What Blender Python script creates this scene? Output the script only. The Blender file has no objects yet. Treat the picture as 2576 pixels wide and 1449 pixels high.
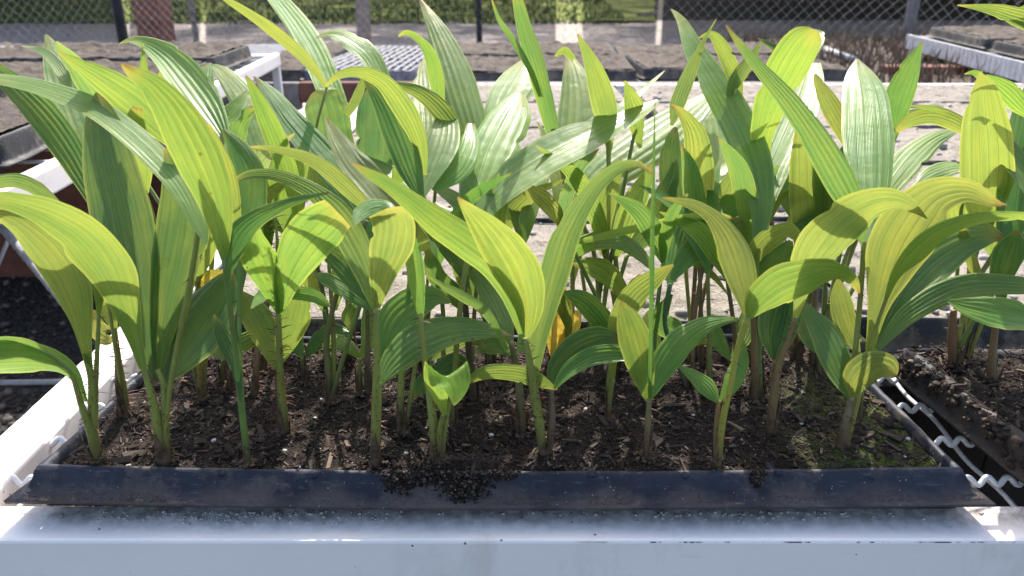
import bpy, bmesh, math, random
from mathutils import Vector, Matrix, noise
# ---------------------------------------------------------------- camera, sky, sun, exposure
C = bpy.context.scene
TILT = math.radians(22.5)          # camera looks down by this much
FPX = 1946.0                       # focal length in photograph pixels (2576 wide)
CAM = Vector((0, 0, 1.045))        # camera; the tray rim stands 0.27 m below it
cd = bpy.data.cameras.new('camera'); co = bpy.data.objects.new('camera', cd)
C.collection.objects.link(co); C.camera = co
co.location = CAM; co.rotation_euler = (math.pi/2 - TILT, 0, 0)
cd.sensor_width = 36; cd.lens = FPX/2576*36; cd.clip_start = 0.01; cd.clip_end = 500
cd.dof.use_dof = True; cd.dof.focus_distance = 0.52; cd.dof.aperture_fstop = 12.5
SUN_EL, SUN_AZ = math.radians(50), math.radians(4)
w = bpy.data.worlds.new('World'); C.world = w; w.use_nodes = True
nt = w.node_tree; bg = nt.nodes['Background']; bg.inputs['Strength'].default_value = 0.15
sky = nt.nodes.new('ShaderNodeTexSky'); sky.sky_type = 'NISHITA'; sky.sun_disc = False
sky.sun_elevation = SUN_EL; sky.sun_rotation = SUN_AZ; sky.air_density = 1.0; sky.dust_density = 3.0; sky.ozone_density = 0.4
nt.links.new(sky.outputs[0], bg.inputs[0])
sl = bpy.data.lights.new('sun', 'SUN'); sl.energy = 3.55; sl.angle = math.radians(0.5); sl.color = (1, 0.95, 0.86)
so = bpy.data.objects.new('sun', sl); C.collection.objects.link(so)
so.rotation_euler = (-(math.pi/2 - SUN_EL), 0, -SUN_AZ)
C.view_settings.view_transform = 'Standard'; C.view_settings.look = 'None'
C.view_settings.exposure = 1.3; C.view_settings.gamma = 1
C.cycles.max_bounces = 10; C.cycles.transparent_max_bounces = 24; C.cycles.transmission_bounces = 8
C.cycles.use_denoising = True
rnd = random.Random(7)

# ---------------------------------------------------------------- measuring: picture point -> point of the place
CT, ST = math.cos(TILT), math.sin(TILT)
RGT, UPV, FWD = Vector((1,0,0)), Vector((0,ST,CT)), Vector((0,CT,-ST))
def ray(x, y): return RGT*((x-1288)/FPX) + UPV*((724.5-y)/FPX) + FWD
def PY(x, y, Y):
    d = ray(x, y); return CAM + d*(Y/d.y)
def PZ(x, y, z):
    d = ray(x, y); return CAM + d*((z-CAM.z)/d.z)
def depth(p): return (p-CAM).dot(FWD)

RIM = 0.775; SOIL = RIM-0.004; BEN = 0.743    # tray rim, soil surface, bench top heights

# ---------------------------------------------------------------- small mesh kit
class MB:
    def __init__(s): s.v, s.f, s.uv = [], [], []
    def add(s, vs, fs):
        o = len(s.v); s.v += [tuple(v) for v in vs]; s.f += [tuple(i+o for i in f) for f in fs]
    def box(s, lo, hi, m=None):
        x0,y0,z0 = lo; x1,y1,z1 = hi
        vs = [Vector(p) for p in ((x0,y0,z0),(x1,y0,z0),(x1,y1,z0),(x0,y1,z0),(x0,y0,z1),(x1,y0,z1),(x1,y1,z1),(x0,y1,z1))]
        if m: vs = [m @ v for v in vs]
        s.add(vs, [(3,2,1,0),(4,5,6,7),(0,1,5,4),(1,2,6,5),(2,3,7,6),(3,0,4,7)])
    def tube(s, pts, rad, n=8, caps=True):
        pts = [Vector(p) for p in pts]; m = len(pts)
        if not hasattr(rad, '__len__'): rad = [rad]*m
        vs = []; ref = None
        for i, p in enumerate(pts):
            t = (pts[min(i+1,m-1)]-pts[max(i-1,0)]).normalized()
            if ref is None: ref = t.orthogonal().normalized()
            ref = (ref - t*ref.dot(t)).normalized(); b = t.cross(ref)
            for k in range(n):
                a = 2*math.pi*k/n; vs.append(p + (ref*math.cos(a)+b*math.sin(a))*rad[i])
        fs = [(i*n+k, i*n+(k+1)%n, (i+1)*n+(k+1)%n, (i+1)*n+k) for i in range(m-1) for k in range(n)]
        if caps: fs += [tuple(reversed(range(n))), tuple((m-1)*n+k for k in range(n))]
        s.add(vs, fs)
    def obj(s, name, mat, parent=None, smooth=False, bevel=0, color=None):
        me = bpy.data.meshes.new(name); me.from_pydata(s.v, [], s.f)
        if s.uv:
            u = me.uv_layers.new(name='UVMap')
            for l in me.loops: u.data[l.index].uv = s.uv[l.vertex_index]
        me.materials.append(mat)
        if smooth: me.polygons.foreach_set('use_smooth', [True]*len(me.polygons))
        o = bpy.data.objects.new(name, me); C.collection.objects.link(o)
        if parent: o.parent = parent; o.matrix_parent_inverse = Matrix.Translation(parent.location).inverted() if parent.rotation_euler.z == 0 else parent.matrix_basis.inverted()
        if bevel:
            b = o.modifiers.new('bevel', 'BEVEL'); b.width = bevel; b.segments = 2; b.limit_method = 'ANGLE'
        if color: o.color = (*color, 1)
        return o
def tag(o, label=None, cat=None, group=None, kind=None):
    if label: o['label'] = label
    if cat: o['category'] = cat
    if group: o['group'] = group
    if kind: o['kind'] = kind
    return o
def empty(name, loc, label=None, cat=None, group=None):
    o = bpy.data.objects.new(name, None); C.collection.objects.link(o); o.location = loc; o.empty_display_size = .02
    return tag(o, label, cat, group)
def spl(pts, n):
    """Catmull-Rom through tuples of numbers, n+1 samples evenly spread."""
    m = len(pts); out = []
    d = [0]
    for i in range(1, m): d.append(d[-1] + max(1e-6, math.dist(pts[i][:2], pts[i-1][:2])))
    for k in range(n+1):
        t = d[-1]*k/n; i = 0
        while i < m-2 and t > d[i+1]: i += 1
        f = (t-d[i])/(d[i+1]-d[i])
        p0, p1, p2, p3 = pts[max(i-1,0)], pts[i], pts[i+1], pts[min(i+2,m-1)]
        out.append(tuple(0.5*(2*b+(c-a)*f+(2*a-5*b+4*c-e)*f*f+(3*b-a-3*c+e)*f**3) for a,b,c,e in zip(p0,p1,p2,p3)))
    return out
def PL(s): return [tuple(float(q) for q in t.split(',')) for t in s.split()]

# ---------------------------------------------------------------- materials
class NT:
    def __init__(s, name):
        s.m = bpy.data.materials.new(name); s.m.use_nodes = True; s.t = s.m.node_tree; s.t.nodes.clear()
        s.out = s.n('OutputMaterial')
    def n(s, ty, **kw):
        x = s.t.nodes.new('ShaderNode'+ty)
        for k, v in kw.items(): setattr(x, k, v)
        return x
    def put(s, sock, v):
        if isinstance(v, bpy.types.NodeSocket): s.t.links.new(v, sock)
        elif isinstance(v, (tuple, list)) and len(v) == 3 and sock.type == 'RGBA': sock.default_value = (*v, 1)
        else: sock.default_value = v
    def math(s, op, a, b=0.0, c=0.0, clamp=False):
        x = s.n('Math', operation=op, use_clamp=clamp)
        for i, v in enumerate((a, b, c)): s.put(x.inputs[i], v)
        return x.outputs[0]
    def mix(s, f, a, b, mode='MIX'):
        x = s.n('Mix', data_type='RGBA', blend_type=mode, clamp_factor=True)
        s.put(x.inputs[0], f); s.put(x.inputs[6], a); s.put(x.inputs[7], b); return x.outputs[2]
    def noise(s, sc, det=4, rough=.55, co=None, dist=0.0):
        x = s.n('TexNoise'); x.inputs['Scale'].default_value = sc; x.inputs['Detail'].default_value = det
        x.inputs['Roughness'].default_value = rough; x.inputs['Distortion'].default_value = dist
        if co is not None: s.t.links.new(co, x.inputs['Vector'])
        return x.outputs['Fac']
    def vor(s, sc, co=None, feat='F1', out='Distance'):
        x = s.n('TexVoronoi', feature=feat); x.inputs['Scale'].default_value = sc
        if co is not None: s.t.links.new(co, x.inputs['Vector'])
        return x.outputs[out]
    def ramp(s, f, lo, hi):
        x = s.n('MapRange', clamp=True); s.put(x.inputs[0], f); x.inputs[1].default_value = lo; x.inputs[2].default_value = hi
        return x.outputs[0]
    def geo(s, o='Position'): return s.n('NewGeometry').outputs[o]
    def sep(s, v):
        x = s.n('SeparateXYZ'); s.t.links.new(v, x.inputs[0]); return x.outputs
    def scaled(s, v, sc):
        x = s.n('Mapping'); s.t.links.new(v, x.inputs[0]); x.inputs['Scale'].default_value = sc; return x.outputs[0]
    def bump(s, h, st=.3, dist=.001):
        x = s.n('Bump'); s.put(x.inputs['Height'], h); x.inputs['Strength'].default_value = st; x.inputs['Distance'].default_value = dist
        return x.outputs[0]
    def bsdf(s, col, rough=.6, spec=.4, normal=None, **kw):
        x = s.n('BsdfPrincipled'); s.put(x.inputs['Base Color'], col); s.put(x.inputs['Roughness'], rough)
        x.inputs['Specular IOR Level'].default_value = spec
        if normal is not None: s.put(x.inputs['Normal'], normal)
        for k, v in kw.items(): s.put(x.inputs[k], v)
        return x.outputs[0]
    def done(s, sh): s.t.links.new(sh, s.out.inputs[0]); return s.m

def leaf_material():
    t = NT('leaf_blade')
    col = t.n('ObjectInfo').outputs['Color']; rid = t.n('ObjectInfo').outputs['Random']
    uv = t.n('UVMap').outputs[0]; u, v, _ = t.sep(uv)
    pos = t.geo()
    # parallel veins: seven strong ones and many fine ones along the blade
    uu = t.math('ADD', u, t.math('MULTIPLY', t.math('SUBTRACT', t.noise(25, 2, .5, pos), .5), .02))
    st = t.math('ABSOLUTE', t.math('SUBTRACT', t.math('FRACT', t.math('MULTIPLY', uu, 6.0)), .5))
    strong = t.ramp(st, .032, .0)
    fi = t.math('ABSOLUTE', t.math('SUBTRACT', t.math('FRACT', t.math('MULTIPLY', uu, 34.0)), .5))
    fine = t.ramp(fi, .25, .0)
    cmb = t.n('CombineXYZ'); t.put(cmb.inputs[0], t.math('MULTIPLY', uu, 22.0)); t.put(cmb.inputs[1], t.math('MULTIPLY', v, 1.1)); t.put(cmb.inputs[2], t.math('MULTIPLY', rid, 37.0))
    streak = t.noise(1.0, 3, .6, cmb.outputs[0])
    blot = t.noise(38, 3, .6, pos)
    c = t.mix(t.ramp(streak, .3, .75), t.mix(.14, col, (0,0,0)), t.mix(.07, col, (.5,.55,.18)))
    c = t.mix(t.math('MULTIPLY', t.ramp(blot, .45, .72), .22), c, t.mix(.5, col, (.36,.36,.03)))
    c = t.mix(t.math('MULTIPLY', fine, .07), c, (.02,.06,.01))
    c = t.mix(t.math('MULTIPLY', strong, .52), c, (.018,.05,.008))
    cm2 = t.n('CombineXYZ'); t.put(cm2.inputs[0], t.math('MULTIPLY', uu, 3.0)); t.put(cm2.inputs[1], t.math('MULTIPLY', v, 2.2)); t.put(cm2.inputs[2], t.math('MULTIPLY', rid, 91.0))
    yel = t.noise(1.0, 5, .62, cm2.outputs[0])
    c = t.mix(t.math('MULTIPLY', t.ramp(yel, .48, .74), .28), c, (.24,.25,.04)); c = t.mix(t.math('MULTIPLY', t.ramp(yel, .5, .26), .4), c, (.05,.13,.03))
    # yellowing tips and edges, small brown fungus spots
    edge = t.ramp(t.math('ABSOLUTE', t.math('SUBTRACT', u, .5)), .455, .5)
    c = t.mix(t.math('MULTIPLY', edge, .4), c, (.36,.36,.07))
    tip = t.math('MULTIPLY', t.ramp(v, .86, 1.0), t.ramp(blot, .3, .6))
    c = t.mix(t.math('MULTIPLY', tip, .55), c, (.34,.25,.05))
    btip = t.math('MULTIPLY', t.ramp(t.math('ADD', v, t.math('MULTIPLY', t.math('SUBTRACT', yel, .5), .25)), .94, .985), t.ramp(t.math('FRACT', t.math('MULTIPLY', rid, 7.0)), .35, .4))
    c = t.mix(t.math('MULTIPLY', btip, .8), c, (.16,.085,.03))
    sp = t.vor(150, pos); spn = t.noise(30, 2, .5, pos)
    spot = t.math('MULTIPLY', t.ramp(sp, .17, .10), t.ramp(spn, .63, .70))
    c = t.mix(t.math('MULTIPLY', spot, .8), c, (.07,.035,.01))
    h = t.math('ADD', t.math('MULTIPLY', fine, .3), t.math('ADD', strong, t.math('MULTIPLY', streak, .6)))
    h = t.math('ADD', h, t.math('MULTIPLY', t.noise(70, 2, .5, pos), 2.2))
    nb = t.bump(h, .6, .0007)
    r = t.math('ADD', .30, t.math('MULTIPLY', streak, .14))
    vr = t.n('VectorMath', operation='MULTIPLY'); t.put(vr.inputs[0], c); vr.inputs[1].default_value = (1.25, 1.5, 1.05)
    p = t.bsdf(vr.outputs[0], r, .32, nb, **{'Coat Weight': .3, 'Coat Roughness': .17})
    tr = t.n('BsdfTranslucent'); t.put(tr.inputs['Normal'], nb)
    vm = t.n('VectorMath', operation='MULTIPLY'); t.put(vm.inputs[0], c); vm.inputs[1].default_value = (2.2, 2.0, 2.0)
    t.put(tr.inputs[0], vm.outputs[0])
    mx = t.n('MixShader'); mx.inputs[0].default_value = .46
    t.t.links.new(p, mx.inputs[1]); t.t.links.new(tr.outputs[0], mx.inputs[2])
    return t.done(mx.outputs[0])

def stem_material():
    t = NT('leaf_stalk'); col = t.n('ObjectInfo').outputs['Color']
    uv = t.n('UVMap').outputs[0]; u, v, _ = t.sep(uv); pos = t.geo(); z = t.sep(pos)[2]
    h = t.math('SUBTRACT', z, SOIL)
    n1 = t.noise(90, 4, .6, t.scaled(pos, (1,1,.25)))
    vs = t.n('VectorMath', operation='SCALE'); t.put(vs.inputs[0], col); vs.inputs['Scale'].default_value = 1.45; col = vs.outputs[0]
    c = t.mix(t.ramp(n1, .4, .7), col, t.mix(.5, col, (.10,.06,.02)))
    lo = t.ramp(t.math('ADD', h, t.math('MULTIPLY', t.math('SUBTRACT', n1, .5), .03)), .028, .004)
    c = t.mix(t.math('MULTIPLY', lo, .85), c, (.085,.05,.032))
    fl = t.math('MULTIPLY', t.ramp(t.vor(320, pos), .25, .15), t.ramp(h, .05, .0))
    c = t.mix(fl, c, (.035,.02,.014))
    return t.done(t.bsdf(c, .48, .4, t.bump(n1, .4, .0008)))

def spine_material():
    t = NT('stalk_spine'); r = t.geo('Random Per Island')
    return t.done(t.bsdf(t.mix(r, (.02,.012,.008), (.22,.075,.03)), .5, .3))

def soil_material(name, dark, light, moss=False):
    t = NT(name); pos = t.geo()
    n1 = t.noise(75, 6, .7, pos); n2 = t.noise(420, 4, .7, pos)
    c = t.mix(t.ramp(n2, .35, .7), dark, light)
    c = t.mix(t.ramp(n1, .52, .7), c, tuple(q*.45 for q in dark))
    wh = t.math('MULTIPLY', t.ramp(t.vor(420, pos), .2, .12), t.ramp(t.noise(140, 2, .5, pos), .52, .6))
    c = t.mix(wh, c, (.45,.42,.36))
    if moss:
        x, y, _ = t.sep(pos)
        mk = t.math('MULTIPLY', t.math('MULTIPLY', t.ramp(x, .16, .225), t.ramp(x, .31, .29)), t.ramp(t.noise(26, 5, .65, pos), .40, .52))
        mk = t.math('MULTIPLY', mk, t.ramp(y, .52, .44))
        c = t.mix(t.math('MULTIPLY', mk, .8), c, t.mix(t.ramp(n2, .35, .65), (.025,.05,.008), (.13,.17,.02)))
    h = t.math('ADD', t.math('MULTIPLY', n1, .6), n2)
    return t.done(t.bsdf(c, .85, .2, t.bump(h, .9, .004)))

def chip_material():
    t = NT('bark_chip'); r = t.geo('Random Per Island'); pos = t.geo()
    x = t.n('ValToRGB'); t.t.links.new(r, x.inputs[0]); e = x.color_ramp.elements
    e[0].position = 0; e[0].color = (.02,.012,.009,1); e[1].position = 1; e[1].color = (.30,.21,.14,1)
    for p_, c_ in ((.55,(.045,.027,.018,1)),(.82,(.10,.060,.040,1)),(.94,(.19,.125,.08,1))):
        q = x.color_ramp.elements.new(p_); q.color = c_
    return t.done(t.bsdf(t.mix(t.noise(400,3,.6,pos), x.outputs[0], (.03,.02,.015)), .75, .3))

def plastic_material(name, base, dust, low, high, amt=1.0):
    """black tray plastic, dusty brown towards its foot where soil has washed down"""
    t = NT(name); pos = t.geo(); z = t.sep(pos)[2]
    n1 = t.noise(28, 5, .65, pos); n2 = t.noise(260, 4, .7, pos)
    c = t.mix(t.ramp(n1, .35, .7), base, tuple(q*1.9+.006 for q in base)); c = t.mix(t.math('MULTIPLY', t.ramp(t.noise(24, 7, .75, pos), .50, .60), .6), c, tuple(q*1.25 for q in dust))
    f = t.math('ADD', t.ramp(z, high, low), t.math('MULTIPLY', t.math('SUBTRACT', n1, .5), 2.0)); f = t.math('ADD', f, t.math('MULTIPLY', t.math('COSINE', t.math('MULTIPLY', t.sep(pos)[0], 117.0)), .22))
    f = t.math('MULTIPLY', t.ramp(f, .25, .95), t.math('ADD', .45, t.math('MULTIPLY', n2, .7)))
    c = t.mix(t.math('MULTIPLY', f, .85*amt), c, dust)
    sp = t.math('MULTIPLY', t.ramp(t.vor(300, pos), .14, .08), t.ramp(n2, .5, .6))
    c = t.mix(sp, c, (.4,.36,.3))
    scr = t.ramp(t.noise(60, 5, .7, t.scaled(pos, (1,9,3))), .58, .66)
    c = t.mix(t.math('MULTIPLY', scr, .25), c, (.16,.16,.17))
    return t.done(t.bsdf(c, t.math('ADD', .42, t.math('MULTIPLY', n1, .35)), .3, t.bump(t.math('ADD', n2, t.math('MULTIPLY', n1, 2.0)), .4, .0008)))

def paint_material():
    t = NT('white_paint'); pos = t.geo(); z = t.sep(pos)[2]; x, y, _ = t.sep(pos)
    n1 = t.noise(9, 5, .6, pos); n2 = t.noise(120, 4, .65, pos)
    c = t.mix(t.ramp(n1, .35, .75), (.91,.83,.79), (.82,.75,.72))
    # grime thrown out from under the tray, rust bleeding at chips, peppery specks
    c = t.mix(t.math('MULTIPLY', t.ramp(n1, .60, .78), .35), c, (.45,.36,.27))
    sp = t.math('MULTIPLY', t.ramp(t.vor(80, pos), .075, .05), t.ramp(t.noise(22, 2, .5, pos), .48, .58))
    c = t.mix(t.math('MULTIPLY', sp, .9), c, (.03,.028,.03))
    stn_ = t.noise(14, 6, .7, t.scaled(pos, (1,1,.35))); c = t.mix(t.math('MULTIPLY', t.ramp(stn_, .57, .74), .38), c, (.42,.31,.22))
    rs = t.math('MULTIPLY', t.ramp(t.vor(9, pos), .05, .02), t.ramp(n2, .4, .6)); c = t.mix(t.math('MULTIPLY', rs, .8), c, (.22,.07,.025))
    scr_ = t.ramp(t.noise(40, 5, .75, t.scaled(pos, (.6,12,12))), .62, .68); c = t.mix(t.math('MULTIPLY', scr_, .22), c, (.5,.47,.47))
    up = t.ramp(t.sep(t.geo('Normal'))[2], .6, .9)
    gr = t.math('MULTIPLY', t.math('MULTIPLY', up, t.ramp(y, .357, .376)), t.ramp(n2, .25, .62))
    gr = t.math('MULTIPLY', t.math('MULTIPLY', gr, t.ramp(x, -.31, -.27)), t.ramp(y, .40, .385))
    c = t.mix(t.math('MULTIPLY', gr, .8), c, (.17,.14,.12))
    ed = t.math('MULTIPLY', t.ramp(t.math('ABSOLUTE', t.math('SUBTRACT', z, BEN-.0014)), .0005, .0002), t.ramp(t.noise(35, 4, .7, t.scaled(pos, (1,0,0))), .5, .56))
    ed = t.math('MULTIPLY', ed, t.ramp(x, .02, .08))
    c = t.mix(ed, c, (.03,.025,.02))
    return t.done(t.bsdf(c, t.math('ADD', .42, t.math('MULTIPLY', n1, .3)), .3, t.bump(t.math('ADD', n2, t.math('MULTIPLY', n1, 3.0)), .10, .0008)))

def simple(name, a, b, sc=20, rough=.6, spec=.4, bs=.2, bd=.002, det=5, lo=.35, hi=.7):
    t = NT(name); pos = t.geo(); n = t.noise(sc, det, .62, pos)
    return t.done(t.bsdf(t.mix(t.ramp(n, lo, hi), a, b), rough, spec, t.bump(n, bs, bd)))

M = dict(leaf=leaf_material(), stem=stem_material(), spine=spine_material(), chip=chip_material(),
    soil=soil_material('potting_mix', (.012,.008,.006), (.058,.038,.027), True),
    sand=soil_material('sandy_mix', (.23,.20,.17), (.42,.375,.32)),
    farsoil=soil_material('dry_potting_mix', (.075,.060,.050), (.16,.13,.108)),
    tray=plastic_material('dusty_tray_plastic', (.011,.013,.022), (.095,.072,.062), .757, .768),
    traydirty=plastic_material('muddy_tray_plastic', (.014,.014,.016), (.085,.055,.04), .74, .80),
    black=plastic_material('black_tray_plastic', (.012,.013,.016), (.13,.11,.09), .742, .764, .6),
    grid=simple('sun_bleached_grey_plastic', (.10,.10,.12), (.24,.24,.27), 60),
    paint=paint_material(),
    wire=simple('white_coated_wire', (.74,.74,.76), (.58,.57,.56), 70, .4),
    rod=simple('weathered_zinc_rod', (.34,.34,.37), (.48,.48,.5), 120, .45, .5, .5, .002),
    wood=simple('red_brown_board', (.13,.055,.04), (.20,.10,.075), 14, .8, .2),
    fence=simple('galvanised_wire', (.22,.22,.24), (.36,.36,.38), 40, .45, .5),
    post=simple('dark_steel_post', (.012,.014,.016), (.03,.03,.032), 20, .6),
    greypost=simple('grey_weathered_post', (.13,.12,.125), (.24,.22,.22), 30, .8),
    fibre=simple('chalky_white_sheet', (.56,.56,.58), (.44,.43,.45), 42, .8, .2, .2, .002, 6, .42, .6),
    crumb=simple('dry_soil_crumb', (.045,.032,.025), (.11,.08,.06), 300, .9),
    pebble=simple('pebble_stone', (.16,.15,.145), (.42,.38,.35), 25, .8),
    board=simple('shade_dark_board', (.006,.005,.005), (.016,.012,.011), 18, .9),  # boards under the bench; near-black colour puts the under-bench darkness in
    sheath=simple('dry_leaf_sheath', (.035,.022,.016), (.15,.09,.05), 260, .85),
    perlite=simple('perlite', (.50,.48,.46), (.32,.30,.29), 200, .85),
)
# ---------------------------------------------------------------- ground, path, lawn
def sheet(name, x0, x1, y0, y1, z, mat, nx=1, ny=1, amp=0, sc=1.0):
    mb = MB()
    for j in range(ny+1):
        for i in range(nx+1):
            x = x0+(x1-x0)*i/nx; y = y0+(y1-y0)*j/ny
            mb.v.append((x, y, z+amp*noise.fractal(Vector((x*sc, y*sc, 3.1)), 1.0, 2.0, 4)))
    mb.f = [(j*(nx+1)+i, j*(nx+1)+i+1, (j+1)*(nx+1)+i+1, (j+1)*(nx+1)+i) for j in range(ny) for i in range(nx)]
    return mb.obj(name, mat, smooth=True)
def gravel_mat(name, a, b, sc):
    t = NT(name); pos = t.geo()
    v = t.vor(sc, pos, 'F1', 'Color'); d = t.vor(sc, pos); n = t.noise(1.3, 4, .6, pos)
    g = t.sep(v)[0]
    c = t.mix(g, a, b); c = t.mix(t.ramp(d, .45, .75), c, tuple(q*.3 for q in a)); c = t.mix(t.math('MULTIPLY', t.ramp(n, .45, .65), .5), c, tuple(q*.55 for q in b))
    return t.done(t.bsdf(c, .85, .25, t.bump(t.math('SUBTRACT', 1.0, d), .8, .02)))
def grass_mat():
    t = NT('lawn_turf'); pos = t.geo(); n = t.noise(1.1, 5, .65, pos); m = t.noise(14, 3, .7, t.scaled(pos, (1,.35,1)))
    c = t.mix(t.ramp(m, .3, .7), (.14,.19,.04), (.33,.38,.10)); c = t.mix(t.math('MULTIPLY', t.ramp(n, .5, .7), .6), c, (.15,.12,.06))
    return t.done(t.bsdf(c, .9, .1, t.bump(m, .8, .05)))
tag(sheet('ground', -60, 60, -4, 200, 0, gravel_mat('dark_gravel', (.022,.021,.022), (.065,.06,.056), 80)), kind='structure')
tag(sheet('gravel_path', -60, 60, 5.4, 17.4, .004, gravel_mat('pinkish_gravel', (.48,.40,.38), (.74,.65,.61), 30)), kind='structure')
lw = sheet('lawn', -60, 2.9, 16.6, 75, .02, grass_mat(), 60, 40, .06, .8); tag(lw, kind='structure')
for v in lw.data.vertices: v.co.x += (v.co.y-16.6)*.17*max(0, (v.co.x+60)/63)
r = random.Random(3)
gb = MB()
for _ in range(9000):
    y = 16.2 + 20*r.random()**1.6; x = r.uniform(-14, 2.6)*(.5+y/40); h = r.uniform(.05,.2)*(1 if y > 16.9 else .6); a = r.uniform(0,6.28); q = Vector((math.cos(a),math.sin(a),0))*r.uniform(.012,.035)
    b = Vector((x,y,0)); t_ = b+Vector((r.uniform(-.06,.06), r.uniform(-.06,.06), h))
    gb.add([b-q, b+q, t_], [(0,1,2)])
tag(gb.obj('grass', simple('grass_blades', (.04,.075,.014), (.15,.19,.05), 3, .7)), 'uneven tufts of green grass beyond the gravel path', 'grass', kind='stuff')
pb = MB()
def pebble(mb, c, s, r):
    bm = bmesh.new(); bmesh.ops.create_icosphere(bm, subdivisions=1, radius=1)
    q = [r.uniform(.75,1.25) for _ in range(3)]
    vs = [Vector((v.co.x*q[0], v.co.y*q[1], v.co.z*.65*q[2]))*(s*r.uniform(.85,1.15)) + c for v in bm.verts]
    mb.add(vs, [tuple(v.index for v in f.verts) for f in bm.faces]); bm.free()
for _ in range(420):
    p = PZ(r.uniform(-260, 420), r.uniform(640, 1100), 0); pebble(pb, Vector((p.x, p.y, .004)), r.choice((.004,.006,.009,.015)), r)
tag(pb.obj('loose_stones', simple('grey_stone', (.06,.05,.045), (.17,.14,.12), 45, .9), smooth=True), 'loose grey stones scattered on the shaded ground below the white rail', 'stones', kind='stuff')

# ---------------------------------------------------------------- our bench: white angle-iron frame with a crimped wire top
def wavy(mb, a, b, rad, amp, wl, ax, n=5, ph=0.0):
    a, b = Vector(a), Vector(b); L = (b-a).length; m = max(2, int(L/wl*12)); pts = []
    for i in range(m+1):
        p = a.lerp(b, i/m); pts.append(p + Vector(ax)*(amp*math.sin(2*math.pi*L*i/m/wl+ph)))
    mb.tube(pts, rad, n)
XL0, XL1, YF0, YF1, YB = -.3565, -.3205, .3525, .384, 2.07
XR = 1.55
bench = empty('metal_bench', (.6, .4, 0), 'white painted steel bench with a crimped wire top carrying the planted tray', 'bench')
def beam(name, lo, hi, par, bev=.002): m = MB(); m.box(lo, hi); return m.obj(name, M['paint'], par, bevel=bev)
beam('front_beam', (XL1+.001, YF0, BEN-.065), (XR, YF1, BEN), bench)
beam('side_rail', (XL0, YF0-.001, BEN-.045), (XL1, YB+.03, BEN+.0015), bench)
beam('back_beam', (XL1+.001, YB, BEN-.045), (XR, YB+.035, BEN+.018), bench)
beam('end_rail', (XR+.001, YF0, BEN-.045), (XR+.037, YB+.035, BEN+.001), bench)
for lx, ly in ((XL0+.002, .43), (XR-.0, .43), (XL0+.002, YB-.03), (XR-.0, YB-.03)):
    beam('leg', (lx, ly, 0), (lx+.033, ly+.035, BEN-.046), bench)
wm = MB(); y = .412; k = 0
while y < YB:
    wavy(wm, (XL1-.004, y, BEN-.003), (XR, y, BEN-.003), .0019, .0026, .0128, (0,.45,.9), 6, k*math.pi); y += .0445; k += 1
x = XL1+.012; k = 0
while x < XR:
    wavy(wm, (x, .383, BEN-.0115), (x, YB, BEN-.0105), .0017, .0020, .089, (0,0,1), 5, k*math.pi); x += .0445; k += 1
wm.obj('wire_top', M['wire'], bench, True)
for k in range(9): bx_ = .30+k*.14; m = MB(); m.box((bx_, .600+.003*(k%2), .05), (bx_+.137, .618+.003*(k%2), BEN-.05)); m.obj('under_board', M['board'], bench, bevel=.002)
for yy in (.64, 1.25): beam('cross_bar', (XL1, yy, BEN-.045), (XR, yy+.028, BEN-.018), bench)

# ---------------------------------------------------------------- trays
def lerp(a, b, t): return a + (b-a)*t
def quad(c, u, v):
    """corner list (front-left, front-right, back-right, back-left) -> point at u along, v deep"""
    return lerp(lerp(c[0], c[1], u), lerp(c[3], c[2], u), v)
def tray_shell(c, rim, drop, out, lip, sag, foot=.010, N=40):
    """rim ring, sloping walls and the flat flange around their foot, slightly wavy like soft plastic"""
    mb = MB(); loop = []
    cen = sum(c, Vector())/4
    ins = [(0,N)]; P = []
    for e in range(4):
        a, b = c[e], c[(e+1)%4]; m = N if e%2 == 0 else N//2
        for i in range(m): P.append((a.lerp(b, i/m), e, i/m))
    n = len(P); rings = []
    for k, (o_, z_) in enumerate(((-lip, -.006), (-lip*.85, -.0015), (-lip*.5, 0), (-lip*.15, -.0005), (.0006, -.003), (out*.45, -drop*.5), (out*.8, -drop+.0035), (out, -drop), (out+foot, -drop-.0008), (out+foot, -drop-.0028), (out+.001, -drop-.0024))):
        vs = []
        for p, e, t in P:
            d = [Vector((0,-1,0)), Vector((1,0,0)), Vector((0,1,0)), Vector((-1,0,0))][e]
            ed = (c[(e+1)%4]-c[e]).normalized(); d = Vector((ed.y, -ed.x, 0))
            if t == 0:
                pe = (c[e]-c[e-1]).normalized(); d2 = Vector((pe.y, -pe.x, 0)); d = (d+d2); d = d/max(.3, d.dot(d2)) if d.length else d2
                rr = .78 if k < 7 else 1
                d = d*rr
            sd = min(1, t*6, (1-t)*6) if e in (1,3) and k > 4 else 0
            bul = .0011*math.cos(t*20*math.pi)*(1 if 4 < k < 8 and e in (0,2) else .25 if k < 4 else 0)
            q = p + d*(o_*(1-.3*sd) - bul)
            w_ = sag*math.sin(math.pi*t) if e == 0 else sag*.2*math.sin(math.pi*t)
            wob = .0011*noise.noise(Vector((p.x*14, p.y*14, k*.13)))
            vs.append((q.x + d.x*wob*1.5, q.y + d.y*wob*1.5, rim + z_ - .0045*sd - w_*(.8 if k > 4 else 1) + wob*1.6))
        mb.v += vs
    R = 11
    mb.f = [(k*n+i, k*n+(i+1)%n, (k+1)*n+(i+1)%n, (k+1)*n+i) for k in range(R-1) for i in range(n)]
    return mb
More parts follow.
